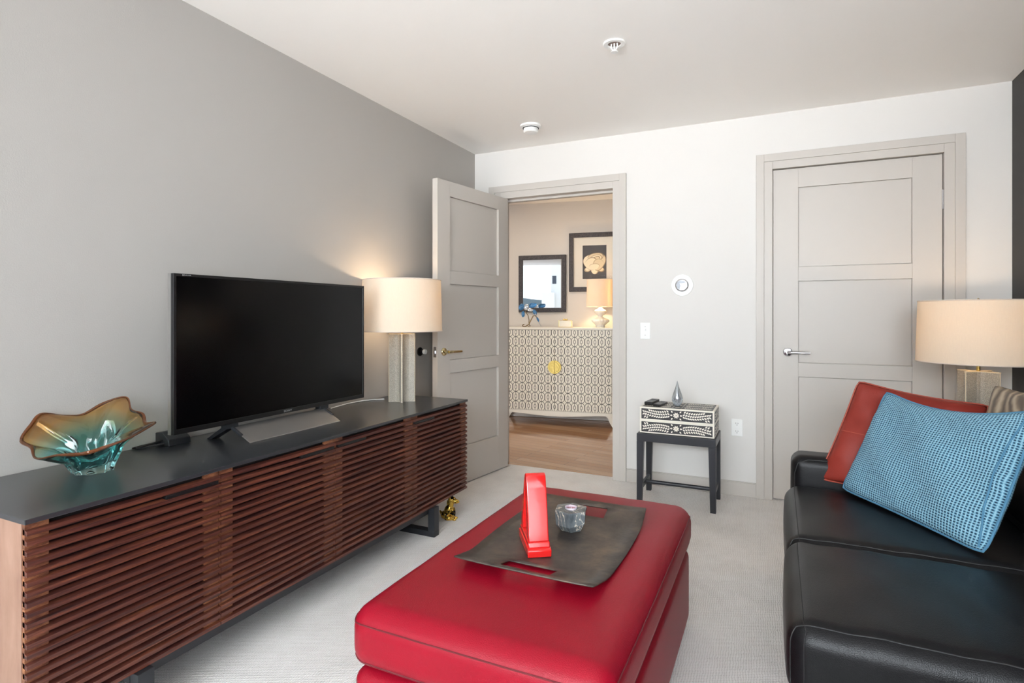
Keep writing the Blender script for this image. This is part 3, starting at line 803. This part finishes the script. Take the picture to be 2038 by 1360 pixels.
for x in (OX0+.08, OX1-.08):
    for y in (OY0+.08, OY1-.08):
        bm = nb(); lathe(bm, [(0, 0), (.025, 0), (.028, .025), (0, .025)], 16, (x, y, 0), cap=False); obj('foot', bm, M_black, t)

# tray: thin bronze sheet, ends turned up, two hand slots
TC = (1.597, 1.72); TW, TL = .207, .322
def tz(x, y):
    return .4765 + .028*max(0, (abs(y/TL)-.55)/.45)**1.5 + .003*abs(x/TW)**4
bm = nb(); nxs = [-1, -.8, -.6, -.36, -.17, 0, .17, .36, .6, .8, 1]; nys = [-1, -.955, -.86, -.7, -.5, -.25, 0, .25, .5, .7, .80, .90, .96, 1]
nys = [-1, -.90, -.70, -.62, -.5, -.3, -.1, .1, .3, .5, .62, .70, .90, 1]
slots = {(i, 1) for i in range(3, 7)} | {(i, 11) for i in range(3, 7)}
gv = {}
def gp(i, j):
    if (i, j) not in gv:
        y = nys[j]*TL; w = TW*(1+.07*(1-(nys[j])**2)*1); x = nxs[i]*w
        y -= .003*nxs[i]
        gv[(i, j)] = bm.verts.new((TC[0]+x, TC[1]+y, tz(nxs[i]*TW, nys[j]*TL)))
    return gv[(i, j)]
for i in range(len(nxs)-1):
    for j in range(len(nys)-1):
        if (i, j) in slots: continue
        bm.faces.new((gp(i, j), gp(i+1, j), gp(i+1, j+1), gp(i, j+1)))
tr = obj('tray', bm, M_tray, smooth=True, angle=60); origin(tr, (TC[0], TC[1], .4765))
m_ = tr.modifiers.new('sol', 'SOLIDIFY'); m_.thickness = .004; m_.offset = -1
tag(tr, 'dark bronze rectangular tray with hand slots on the red ottoman', 'tray')

# red glazed wedge
ra = atan2(.838, -.545)
t = thing('ceramic_sculpture', 'tall glossy red ceramic wedge standing on the tray', 'sculpture', (1.590, 1.560, .4768), ra)
bm = nb(); wd = .034
prism(bm, [(-.002, 0), (.178, 0), (.180, .022), (.172, .027), (.006, .027), (-.004, .022)], -wd-.002, wd+.002, 'y')
prism(bm, [(.004, .026), (.172, .026), (.166, .042), (.010, .042)], -wd+.001, wd-.001, 'y')
# front slab and back slab leaning together, thinner web between
F = [(.010, .042), (.018, .060), (.030, .11), (.052, .19), (.066, .226), (.078, .231), (.092, .226), (.086, .215), (.062, .12), (.050, .065), (.05, .042)]
B = [(.166, .042), (.158, .065), (.128, .14), (.100, .21), (.092, .226), (.080, .215), (.105, .13), (.128, .065), (.130, .042)]
prism(bm, F, -wd+.003, wd-.003, 'y'); prism(bm, B, -wd+.003, wd-.003, 'y')
prism(bm, [(.03, .042), (.15, .042), (.092, .21), (.07, .21)], -wd+.012, wd-.012, 'y')
o = obj('body', bm, M_redglaze, t, local=True, smooth=True, bevel=.0035, angle=50, seg=3)

# faceted marble candle holder
t = thing('candle_holder', 'faceted grey marble tealight holder on the tray', 'candle holder', (1.600, 1.812, .4768), .25)
bm = nb()
def ring(r, z, n=6, rot=0, sq=1, tilt=0):
    return [bm.verts.new((r*cos(rot+2*pi*k/n), r*sq*sin(rot+2*pi*k/n), z+tilt*cos(rot+2*pi*k/n-1.0))) for k in range(n)]
ro = -.55
rs = [ring(.036, 0, 6, ro+.1), ring(.055, .030, 6, ro, 1, .010), ring(.0585, .066, 6, ro), ring(.0575, .070, 6, ro), ring(.0215, .071, 24, ro), ring(.021, .054, 24, ro)]
for A, Bq in ((rs[0], rs[1]), (rs[1], rs[2]), (rs[2], rs[3])):
    for k in range(6): bm.faces.new((A[k], A[(k+1) % 6], Bq[(k+1) % 6], Bq[k]))
for k in range(6):
    bm.faces.new([rs[3][k], rs[3][(k+1) % 6]] + [rs[4][(4*k+4-j) % 24] for j in range(5)])
for k in range(24): bm.faces.new((rs[4][k], rs[4][(k+1) % 24], rs[5][(k+1) % 24], rs[5][k]))
bm.faces.new(rs[0][::-1]); bm.faces.new(rs[5]); bmesh.ops.recalc_face_normals(bm, faces=bm.faces[:])
obj('stone', bm, M_marble, t, local=True, bevel=.0012)
c = thing('tealight', 'purple tealight set in the marble holder', 'candle', (1.600, 1.812, .5325))
bm = nb(); lathe(bm, [(0, .0), (.0195, .0), (.020, .020), (.0188, .020), (.0185, .002), (0, .002)], 28, cap=False); obj('cup', bm, M_tealight, c, local=True, smooth=True)
bm = nb(); lathe(bm, [(0, .002), (.0182, .002), (.0182, .014), (0, .0135)], 28, cap=False); w1 = obj('wax', bm, M_candle, c, local=True)
bm = nb(); tube(bm, [(0, 0, .013), (.001, 0, .019)], .0009, 6); obj('wick', bm, M_white, c, local=True)

# ============================================================ INLAID BOX ON ITS STAND
t = thing('box_stand', 'black wooden stand holding the inlaid box against the wall', 'stand', (1.655, 3.755, 0))
bm = nb(); X0, X1, Y0, Y1 = 1.416, 1.892, 3.60, 3.92; lw = .045
for (a, b, c, d) in ((X0, X1, Y0, Y0+lw), (X0, X1, Y1-lw, Y1), (X0, X0+lw, Y0+lw, Y1-lw), (X1-lw, X1, Y0+lw, Y1-lw)): box(bm, a, b, c, d, .395, .445)
obj('frame', bm, M_ebony, t, bevel=.003)
for sx, xa in ((1, X0), (-1, X1)):
    for sy, ya in ((1, Y0), (-1, Y1)):
        bm = nb(); b0, b1 = .032, .043
        def q(ex, ey, z): return (xa+sx*ex, ya+sy*ey, z)
        hexa(bm, [q(0, 0, 0), q(b0, 0, 0), q(b0, b0, 0), q(0, b0, 0), q(0, 0, .395), q(b1, 0, .395), q(b1, b1, .395), q(0, b1, .395)])
        bmesh.ops.recalc_face_normals(bm, faces=bm.faces[:]); obj('leg', bm, M_ebony, t, bevel=.002)
ym = (Y0+Y1)/2
for (a, b) in ((X0+.01, X0+.03), (X1-.03, X1-.01)):
    bm = nb(); box(bm, a, b, Y0+.03, Y1-.03, .085, .115); obj('side_stretcher', bm, M_ebony, t, bevel=.002)
bm = nb(); tube(bm, [(X0+.02, ym, .10), (X1-.02, ym, .10)], .013, 12); obj('cross_stretcher', bm, M_ebony, t, smooth=True)

t = thing('inlaid_box', 'black and white leaf-inlaid box with two drawers on the black stand', 'box', (1.657, 3.75, .445))
BX0, BX1, BY0, BY1 = 1.432, 1.882, 3.62, 3.90; BZ0, BZM, BZ1 = .447, .529, .612
bm = nb(); box(bm, BX0, BX1, BY0+.004, BY1, BZ0, BZ1); obj('body', bm, M_bone, t, bevel=.0015)
def leaf(bm, cx, cz, L, wd, ang, emit):
    pts = []
    for k in range(7):
        s = k/6; pts.append((L*s, wd*sin(pi*s**.8)))
    low = [(L*k/6, -wd*sin(pi*(k/6)**.8)) for k in range(5, 0, -1)]
    ca, sa = cos(ang), sin(ang)
    vs = [emit(cx+x*ca-y*sa, cz+x*sa+y*ca) for x, y in pts+low]
    if all(v is not None for v in vs): bm.faces.new([bm.verts.new(v) for v in vs])
def vine(bm, W_, H_, emit, flip=False, flower=True):
    """leaf fill of a rectangle -W..W x -H..H: a centre flower and leaf rows on each side"""
    def e(x, z):
        if abs(x) > W_ or abs(z) > H_: return None
        return emit(x, z)
    if flower:
        for k in range(8): leaf(bm, .002*cos(k*pi/4), .002*sin(k*pi/4), .019, .0048, k*pi/4+pi/8, e)
        for k in range(4): leaf(bm, .030*cos(pi/4+k*pi/2), .024*sin(pi/4+k*pi/2), .015, .0045, pi/4+k*pi/2, e)
        for s_ in (1, -1): leaf(bm, s_*.022, 0, .016, .005, 0 if s_ > 0 else pi, e)
    for s_ in (1, -1):
        x = .040; i = 0
        while x < W_-.008:
            zc = .009*sin((x-.03)*24)*(-1 if flip else 1)
            for up in (1, -1):
                for row in (0, 1):
                    a0 = radians(36 if row == 0 else 46)*up
                    px, pz = x+.0065*row, zc+up*(.0030+row*.0150)
                    leaf(bm, s_*px, pz, .0185, .0046, a0 if s_ > 0 else pi-a0, e)
            x += .0140; i += 1
        leaf(bm, s_*(W_-.026), 0, .014, .003, 0 if s_ > 0 else pi, e)
W2, H2 = (BX1-BX0)/2-.012, (BZM-BZ0)/2-.010
for k, (z0, z1) in enumerate(((BZ0, BZM), (BZM, BZ1))):
    cx, cz = (BX0+BX1)/2, (z0+z1)/2
    bm = nb()
    for a, b, c, d in ((BX0, BX1, z0+.001, z0+.0085), (BX0, BX1, z1-.0095, z1-.001), (BX0, BX0+.010, z0+.0085, z1-.0095), (BX1-.010, BX1, z0+.0085, z1-.0095)):
        box(bm, a, b, BY0, BY0+.004, c, d)
    dr = obj('drawer', bm, M_bone, t, bevel=.0006)
    bm = nb(); box(bm, BX0+.010, BX1-.010, BY0+.001, BY0+.004, z0+.0085, z1-.0095); pn = obj('inlay_ground', bm, M_inky, dr)
    bm = nb(); vine(bm, W2, H2, lambda x, z: (cx+x, BY0+.0006, cz+z), flip=bool(k)); o = obj('inlay', bm, M_bone, dr)
# top and right side inlay
bm = nb(); box(bm, BX0+.012, BX1-.012, BY0+.014, BY1-.012, BZ1, BZ1+.0006); tg = obj('lid_ground', bm, M_inky, t)
bm = nb()
for r_ in (-1, 0, 1):
    vine(bm, W2, .038, lambda x, y: ((BX0+BX1)/2+x, (BY0+BY1)/2+.001+r_*.082+y, BZ1+.0011), flip=r_ == 0)
obj('lid_inlay', bm, M_bone, t)
for z0, z1 in ((BZ0, BZM), (BZM, BZ1)):
    bm = nb(); box(bm, BX1, BX1+.0006, BY0+.014, BY1-.012, z0+.01, z1-.01); sg = obj('side_ground', bm, M_inky, t)
    bm = nb(); vine(bm, .12, H2, lambda y, z: (BX1+.0011, (BY0+BY1)/2+y, (z0+z1)/2+z)); obj('side_inlay', bm, M_bone, sg)

def remote(x, y, rot, L, Wd, H, label, nbtn):
    t = thing('remote_control', label, 'remote control', (x, y, BZ1+.0015), rot, 'black remotes on the inlaid box')
    bm = nb(); box(bm, -Wd/2, Wd/2, -L/2, L/2, 0, H); obj('body', bm, M_black, t, local=True, bevel=.003)
    for i in range(nbtn):
        bm = nb()
        lathe(bm, [(0, H-.001), (.0042, H-.001), (.004, H+.0012), (0, H+.0014)], 12, ((-.011, 0, .011)[i % 3], L*.36-.017*(i//3), 0), cap=False)
        obj('button', bm, M_dkmetal, t, local=True)
remote(1.478, 3.775, radians(-6), .16, .052, .020, 'thicker black remote on the left of the inlaid box', 12)
remote(1.540, 3.735, radians(-8), .15, .048, .014, 'thinner black remote lying nearer the front of the inlaid box', 9)
t = origin(tag(obj('glass_teardrop', (lambda b: (lathe(b, [(0, 0), (.018, 0), (.026, .012), (.034, .034), (.034, .052), (.026, .080), (.014, .112), (.006, .138), (.0015, .158), (0, .160)], 32, (1.645, 3.745, BZ1+.0015), cap=False), b)[1])(nb()), M_clear, smooth=True, angle=0),
     'clear and silver glass teardrop ornament on the inlaid box', 'ornament'), (1.645, 3.745, BZ1+.0015))
bm = nb(); lathe(bm, [(0, .022), (.012, .026), (.017, .042), (.012, .07), (.004, .10), (0, .108)], 20, (1.645, 3.745, BZ1+.0015), cap=False)
obj('core', bm, M_chrome, t, smooth=True)

# ============================================================ GOLD DOG
t = thing('dog_figurine', 'gold and black glazed animal figurine on the carpet behind the sideboard leg', 'figurine', (.485, 2.845, 0), radians(15))
bm = nb()
def E(c, r, ry=0, rz=0): ellipsoid(bm, c, r, Matrix.Rotation(rz, 3, 'Z') @ Matrix.Rotation(ry, 3, 'Y'), 18)
E((0, 0, .048), (.028, .026, .042), radians(14)); E((-.018, 0, .026), (.030, .030, .026)); E((.012, 0, .082), (.018, .017, .032), radians(12))
E((.020, 0, .115), (.023, .021, .021)); E((.042, 0, .108), (.020, .015, .014), radians(10)); E((.059, 0, .106), (.007, .009, .007)); E((.010, 0, .095), (.022, .020, .026))
for s_ in (1, -1):
    E((.028, s_*.015, .034), (.010, .009, .036)); E((.038, s_*.016, .006), (.014, .010, .007)); E((.002, s_*.026, .014), (.022, .009, .013)); E((.014, s_*.018, .008), (.014, .008, .008))
    E((.012, s_*.017, .128), (.010, .007, .015), radians(-15))
E((-.045, .006, .03), (.008, .008, .022), radians(-30))
o = obj('body', bm, M_gold, t, local=True, smooth=True, angle=0)
rm = o.modifiers.new('remesh', 'REMESH'); rm.mode = 'VOXEL'; rm.voxel_size = .0022; rm.use_smooth_shade = True
sm = o.modifiers.new('smooth', 'SMOOTH'); sm.factor = .6; sm.iterations = 4
for s_ in (1, -1):
    bm = nb(); ellipsoid(bm, (.0385, s_*.0125, .121), (.0032, .0032, .0032), seg=10); obj('eye', bm, M_black, t, local=True, smooth=True)

# ============================================================ SOFA
t = thing('sofa', 'black leather sofa along the charcoal wall with pillows on it', 'sofa', (2.85, 2.2, 0))
SX0 = 2.262
bm = nb(); rbox(bm, SX0+.01, 3.38, 1.545, 2.86, .03, .30, .03, (.004, .004, 0), 16); obj('frame', bm, M_blk, t, smooth=True, angle=0)
for (y0, y1, x0, z0, sd) in ((2.115, 2.80, SX0-.002, .265, 3), (1.52, 2.125, SX0-.008, .25, 5)):
    bm = nb(); sn = rbox(bm, x0, 3.02, y0, y1, z0, .452, .055, (.010, .003, .014), 30, .0018, sd)
    r1, r2 = rring(sn, 30, 'y', 2), rring(sn, 30, 'x', 3)
    c = obj('seat_cushion', bm, M_blk, t, smooth=True, angle=0)
    bm = nb(); tube(bm, r1, .0020, 6, True); obj('piping', bm, M_blkseam, c, smooth=True)
    bm = nb(); tube(bm, r2, .0014, 6, True); obj('front_seam', bm, M_blkseam, c, smooth=True)
bm = nb(); sn = rbox(bm, SX0+.004, 3.34, 1.550, 1.60, .03, .40, .02, (0, 0, 0), 20); r1 = rring(sn, 20, 'y', 2)
sp_ = obj('side_panel', bm, M_blk, t, smooth=True, angle=0)
bm = nb(); tube(bm, [(min(max(p.x, SX0+.018), 3.3), 1.5495, min(max(p.z, .05), .388)) for p in r1], .0014, 6, True); obj('stitching', bm, M_blkseam, sp_, smooth=True)
# far arm, low and narrow with a rounded front corner
bm = nb(); rbox(bm, 2.285, 3.30, 2.79, 2.955, .04, .575, .045, (.004, .006, .004), 20); obj('arm', bm, M_blk, t, smooth=True, angle=0)
bm = nb(); tube(bm, [(2.30, 2.795, .30), (2.297, 2.792, .50), (2.31, 2.795, .545), (2.35, 2.80, .562), (2.6, 2.80, .566)], .002, 6); obj('arm_seam', bm, M_blkseam, t, smooth=True)
bm = nb(); rbox(bm, 3.24, 3.395, 1.54, 2.94, .05, .78, .06, (.006, 0, .004), 18); obj('backrest', bm, M_blk, t, smooth=True, angle=0)
def backc(y0, y1, seed):
    bm = nb(); rbox(bm, 2.985, 3.22, y0, y1, .462, .86, .085, (.02, .0, .01), 24, .001, seed)
    for v in bm.verts: v.co.x += (v.co.z-.455)*.20 - .025
    obj('back_cushion', bm, M_blk, t, smooth=True, angle=0)
backc(2.135, 2.79, 1); backc(1.545, 2.135, 2)

# pillows
bm = nb(); sf = pillow(bm, ((2.632, 2.755, .885), (2.975, 2.33, .895), (2.800, 2.172, .468), (2.468, 2.696, .482)), .05, 40, (.20, -.02, .02, .02), .10, .007)
p = tag(obj('throw_pillow', bm, M_blue, smooth=True, angle=0), 'light blue basket-weave pillow in front of the rust leather one', 'pillow'); origin(p, (2.64, 2.43, .465))
p.matrix_basis = Matrix.Translation(p.location)
bm = nb(); tube(bm, edge_path(sf), .0042, 8, True); obj('edge_seam', bm, mat('blue_cord', (74, 122, 150), .9), p, smooth=True)
bm = nb(); tube(bm, [sf(.975-.045*sin(pi*k/30), .02+.96*k/30, 1, .0005) for k in range(31)], .0032, 8); obj('front_seam', bm, MATS['blue_cord'], p, smooth=True)
bm = nb(); sf = pillow(bm, ((2.548, 2.885, .911), (2.995, 2.85, .838), (2.83, 2.62, .47), (2.385, 2.80, .484)), .055, 40, (.07, .03, .03, .03), .05, .009, 4)
p = tag(obj('throw_pillow', bm, M_rust, smooth=True, angle=0), 'rust red leather pillow leaning behind the blue one', 'pillow'); origin(p, (2.64, 2.75, .47))
p.matrix_basis = Matrix.Translation(p.location)
bm = nb(); tube(bm, [sf(.02*k, .50+.0008*k, 1, .0003) for k in range(0, 40)], .0016, 6); obj('cross_seam', bm, M_rustseam, p, smooth=True)
bm = nb(); tube(bm, edge_path(sf), .0035, 8, True); obj('edge_seam', bm, M_rustseam, p, smooth=True)
bm = nb(); sf = pillow(bm, ((3.000, 2.82, .925), (3.085, 2.44, .918), (2.985, 2.60, .50), (2.925, 2.78, .50)), .045, 26, .03, .03, .006, 9)
p = tag(obj('throw_pillow', bm, M_taupe, smooth=True, angle=0), 'taupe striped satin pillow at the right edge behind the others', 'pillow'); origin(p, (2.98, 2.58, .52))

# ============================================================ HALL FURNITURE (local frame of the turned wall)
def hthing(name, label, cat, s, off, z):
    v = HM @ Vector((s, off, z)); return thing(name, label, cat, tuple(v), HA)
t = hthing('hall_cabinet', 'ivory two-door cabinet with oval lattice pattern in the hall', 'cabinet', 0, 0, 0)
HW = .632
bm = nb(); box(bm, -HW-.012, HW+.012, -.012, .425, 1.035, 1.058); obj('top', bm, M_cab, t, local=True, bevel=.003)
bm = nb(); box(bm, -HW, HW, .008, .42, .155, 1.035); box(bm, -HW, -HW+.022, 0, .008, .155, 1.035); box(bm, HW-.022, HW, 0, .008, .155, 1.035); obj('body', bm, M_cab, t, local=True)
for s_ in (-1, 1):
    bm = nb(); a, b = (-HW+.024, -.0015) if s_ < 0 else (.0015, HW-.024)
    box(bm, a, b, -.006, .006, .16, 1.03); dd = obj('door', bm, M_lattice, t, local=True, bevel=.001)
    bm = nb(); pts = [(0, .0)] + [(.073*sin(pi*k/20)*s_, .073*cos(pi*k/20)) for k in range(21)]
    prism(bm, [(p[0]+s_*.0008, p[1]+.63) for p in pts[1:]], -.018, -.006, 'y'); prism(bm, [(p[0]*.75+s_*.0008, p[1]*.75+.63) for p in pts[1:]], -.023, -.018, 'y')
    obj('medallion', bm, M_medal, dd, local=True, bevel=.002)
bm = nb(); poly = [(-HW, .155), (HW, .155), (HW, .125)]
for k in range(25):
    s = 1-2*(k+1)/26; poly.append((HW*s, .128-.030*cos(s*pi/2)**2 if abs(s) < .75 else .128-.005*(1-abs(s))*4))
poly.append((-HW, .125)); prism(bm, poly, -.004, .014, 'y'); obj('apron', bm, M_cab, t, local=True)
for sx in (-1, 1):
    for off in (0, .385):
        bm = nb()
        prof = [(HW-.085, .155), (HW-.085, .125), (HW-.06, .105), (HW-.045, .06), (HW-.02, .02), (HW-.005, 0), (HW+.030, 0), (HW+.022, .012), (HW+.006, .035), (HW-.002, .08), (HW, .155)]
        prism(bm, [(sx*a, b) for a, b in prof], off, off+.035, 'y'); obj('leg', bm, M_cab, t, local=True)

def frame_obj(name, label, cat, s0, s1, z0, z1, fw, depth, inner):
    t = hthing(name, label, cat, (s0+s1)/2, .44, z0); cs = (s0+s1)/2; w = (s1-s0)/2; h = z1-z0
    bm = nb()
    for a, b, c, d in ((-w, w, 0, fw), (-w, w, h-fw, h), (-w, -w+fw, fw, h-fw), (w-fw, w, fw, h-fw)): box(bm, a, b, -depth, -.001, c, d)
    obj('frame', bm, M_frame, t, local=True, bevel=.004)
    inner(t, w, h, fw); return t
def mir(t, w, h, fw):
    bm = nb(); box(bm, -w+fw-.003, w-fw+.003, -.014, -.008, fw-.003, h-fw+.003); obj('mirror_glass', bm, M_mirror, t, local=True)
frame_obj('wall_mirror', 'dark framed rectangular mirror on the hall wall above the cabinet', 'mirror', -.522, .043, 1.224, 1.889, .052, .028, mir)
def rose(t, w, h, fw):
    bm = nb(); box(bm, -w+fw-.003, w-fw+.003, -.010, -.006, fw-.003, h-fw+.003); obj('mat_board', bm, M_mat_board, t, local=True)
    pw, ph, pc = .135, .19, .335
    bm = nb(); box(bm, -pw, pw, -.0115, -.010, pc-ph, pc+ph); ph_ = obj('photograph', bm, M_photo, t, local=True)
    tones = [mat('petal_%s' % n, c, .6) for n, c in (('pale', (238, 222, 190)), ('cream', (222, 200, 162)), ('shade', (186, 160, 124)), ('deep', (140, 114, 84)))]
    bm = nb(); cx, cz = .0, pc+.0; lay = [0]
    def petal(x, z, rx, rz, ang, mi, a0=0, a1=360):
        lay[0] += 1; y = -.0116-lay[0]*.00006; vs = []
        for k in range(24):
            a = radians(a0+(a1-a0)*k/(24 if a1-a0 >= 360 else 23)); rr = 1+.05*sin(3*a+ang)
            u, v = rx*cos(a)*rr, rz*sin(a)*rr; vs.append(bm.verts.new((cx+x+u*cos(ang)-v*sin(ang), y, cz+z+u*sin(ang)+v*cos(ang))))
        f = bm.faces.new(vs); f.material_index = mi
    for x, z, rx, rz, an, mi in ((-.075, -.085, .055, .030, .5, 2), (-.072, -.08, .045, .024, .5, 0), (.075, -.09, .05, .032, -.5, 3), (.072, -.085, .043, .026, -.5, 1), (.005, -.105, .048, .045, 0, 2), (.0, -.108, .036, .040, .1, 0),
                                 (-.045, .0, .09, .095, .5, 3), (-.048, .0, .083, .09, .5, 0), (.06, .0, .075, .105, -.35, 3), (.058, .0, .068, .098, -.35, 1),
                                 (.015, .06, .095, .055, .15, 3), (.012, .058, .088, .05, .15, 1), (.02, .048, .07, .044, .25, 2), (.017, .044, .062, .038, .25, 0), (.028, .045, .04, .026, .3, 3), (.024, .041, .034, .021, .3, 1),
                                 (-.035, -.02, .075, .075, .9, 3), (-.040, -.024, .072, .071, .9, 0), (.045, -.03, .06, .07, -.5, 2), (.049, -.033, .055, .066, -.5, 1), (.0, -.055, .06, .036, .1, 2), (-.002, -.060, .057, .034, .1, 0)):
        petal(x*.9, z*.9, rx*.95, rz*.95, an, mi)
    obj('rose_print', bm, tones, ph_, local=True)
    bm = nb(); box(bm, -w+fw, w-fw, -.0165, -.0155, fw, h-fw); g = obj('glazing', bm, mat('picture_glass', (1., 1., 1., 1), 0, 0, Transmission_Weight=1, IOR=1.02), t, local=True)
frame_obj('framed_picture', 'dark framed rose photograph with a cream mat on the hall wall', 'picture', .078, .66, 1.46, 2.13, .052, .03, rose)

# cream gourd lamp
cs, co, cz = .466, .2, 1.058
t = hthing('ceramic_lamp', 'cream ribbed ceramic lamp glowing on the hall cabinet', 'lamp', cs, co, cz)
bm = nb(); seg = 48
prof = [(.045, 0), (.05, .006), (.045, .018), (.06, .035), (.088, .060), (.094, .072), (.082, .090), (.045, .105), (.024, .118), (.026, .128), (.052, .150), (.064, .170), (.056, .188), (.028, .205), (.014, .218), (.0, .222)]
lathe(bm, prof, seg, cap=False)
for v in bm.verts:
    r = hypot(v.co.x, v.co.y); a = atan2(v.co.y, v.co.x)
    if r > .03 and v.co.z > .02: k = 1+.055*cos(16*a); v.co.x *= k; v.co.y *= k
obj('base', bm, M_ceramic, t, local=True, smooth=True, angle=0)
bm = nb(); lathe(bm, [(.152, .225), (.146, .522), (.144, .522), (.150, .225), (.152, .225)], 56, cap=False); sh = obj('lamp_shade', bm, M_shade, t, local=True, smooth=True, angle=60)
bm = nb(); tube(bm, [(0, 0, .22), (0, 0, .50)], .004, 8)
for k in range(3): tube(bm, [(0, 0, .50), (.145*cos(k*2.09), .145*sin(k*2.09), .515)], .002, 6)
obj('harp', bm, M_brass, t, local=True)
lp = HM @ Vector((cs, co, cz+.37)); point('hall_bulb_light', tuple(lp), 13, (1, .74, .44), .03)

# little ivory box with a bow clasp
t = hthing('trinket_box', 'small ivory trinket box with brass clasp on the hall cabinet', 'box', .085, .2, 1.058)
bm = nb(); box(bm, -.068, .068, -.045, .045, 0, .075); obj('body', bm, M_cab, t, local=True, bevel=.003)
bm = nb()
for z in (.002, .073):
    tube(bm, [(-.069, -.046, z), (.069, -.046, z), (.069, .046, z), (-.069, .046, z)], .0022, 6, True)
for x in (-.069, .069): tube(bm, [(x, -.046, 0), (x, -.046, .075)], .0022, 6)
obj('edging', bm, M_brass, t, local=True)
bm = nb(); ellipsoid(bm, (-.014, -.04, .085), (.014, .006, .008)); ellipsoid(bm, (.014, -.04, .085), (.014, .006, .008)); ellipsoid(bm, (0, -.04, .083), (.006, .006, .008)); obj('clasp', bm, M_brass, t, local=True, smooth=True)

# blue glass flower with bronze stems
t = hthing('flower_sculpture', 'blue glass flower on curled bronze stems on the hall cabinet', 'sculpture', -.36, .2, 1.058)
bm = nb()
tube(bm, [(-.035, 0, .03), (-.055, 0, .018), (-.052, 0, .006), (-.02, 0, .004), (.02, 0, .03), (.045, 0, .08), (.070, 0, .125), (.095, 0, .128), (.11, 0, .11)], .0055, 8)
tube(bm, [(.02, 0, .04), (.022, 0, .08), (.01, 0, .13), (-.02, 0, .17), (.0, .0, .20)], .0045, 8)
tube(bm, [(.0, .03, .004), (.03, .03, .01), (.02, 0, .03)], .004, 8)
obj('stem', bm, M_bronze, t, local=True, smooth=True)
def pet(c, r, rot, m_, n_='petal'):
    bm = nb(); R = Matrix.Rotation(rot[2], 3, 'Z') @ Matrix.Rotation(rot[1], 3, 'Y') @ Matrix.Rotation(rot[0], 3, 'X')
    ellipsoid(bm, (0, 0, 0), r, None, 16)
    for v in bm.verts:
        v.co.y += .25*v.co.x*v.co.x/max(r[0], .01); v.co.z += .003*sin(v.co.x*300)
        v.co = R @ v.co + Vector(c)
    obj(n_, bm, m_, t, local=True, smooth=True)
pet((-.065, -.01, .225), (.030, .008, .040), (0, .3, .2), M_blueglass); pet((.065, -.01, .245), (.048, .008, .026), (0, -.25, 0), M_blueglass)
pet((-.045, -.015, .145), (.020, .008, .036), (0, 0, 0), M_blueglass); pet((-.005, -.02, .225), (.030, .010, .036), (0, .4, 0), M_clear)
pet((.035, -.015, .195), (.045, .010, .018), (0, .2, 0), M_clear); pet((.09, -.01, .165), (.022, .008, .034), (0, -.5, 0), M_blueglass)
pet((.125, -.005, .085), (.012, .006, .028), (0, -.5, 0), M_blueglass); pet((.10, -.01, .14), (.014, .010, .016), (0, 0, 0), M_clear)
bm = nb(); tube(bm, [(.11, 0, .11), (.125, 0, .07), (.145, 0, .035), (.165, 0, .004)], [.006, .005, .004, .002], 8); obj('tail', bm, M_clear, t, local=True, smooth=True)

# drop unused helper meshes
for me in list(bpy.data.meshes):
    if me.users == 0: bpy.data.meshes.remove(me)
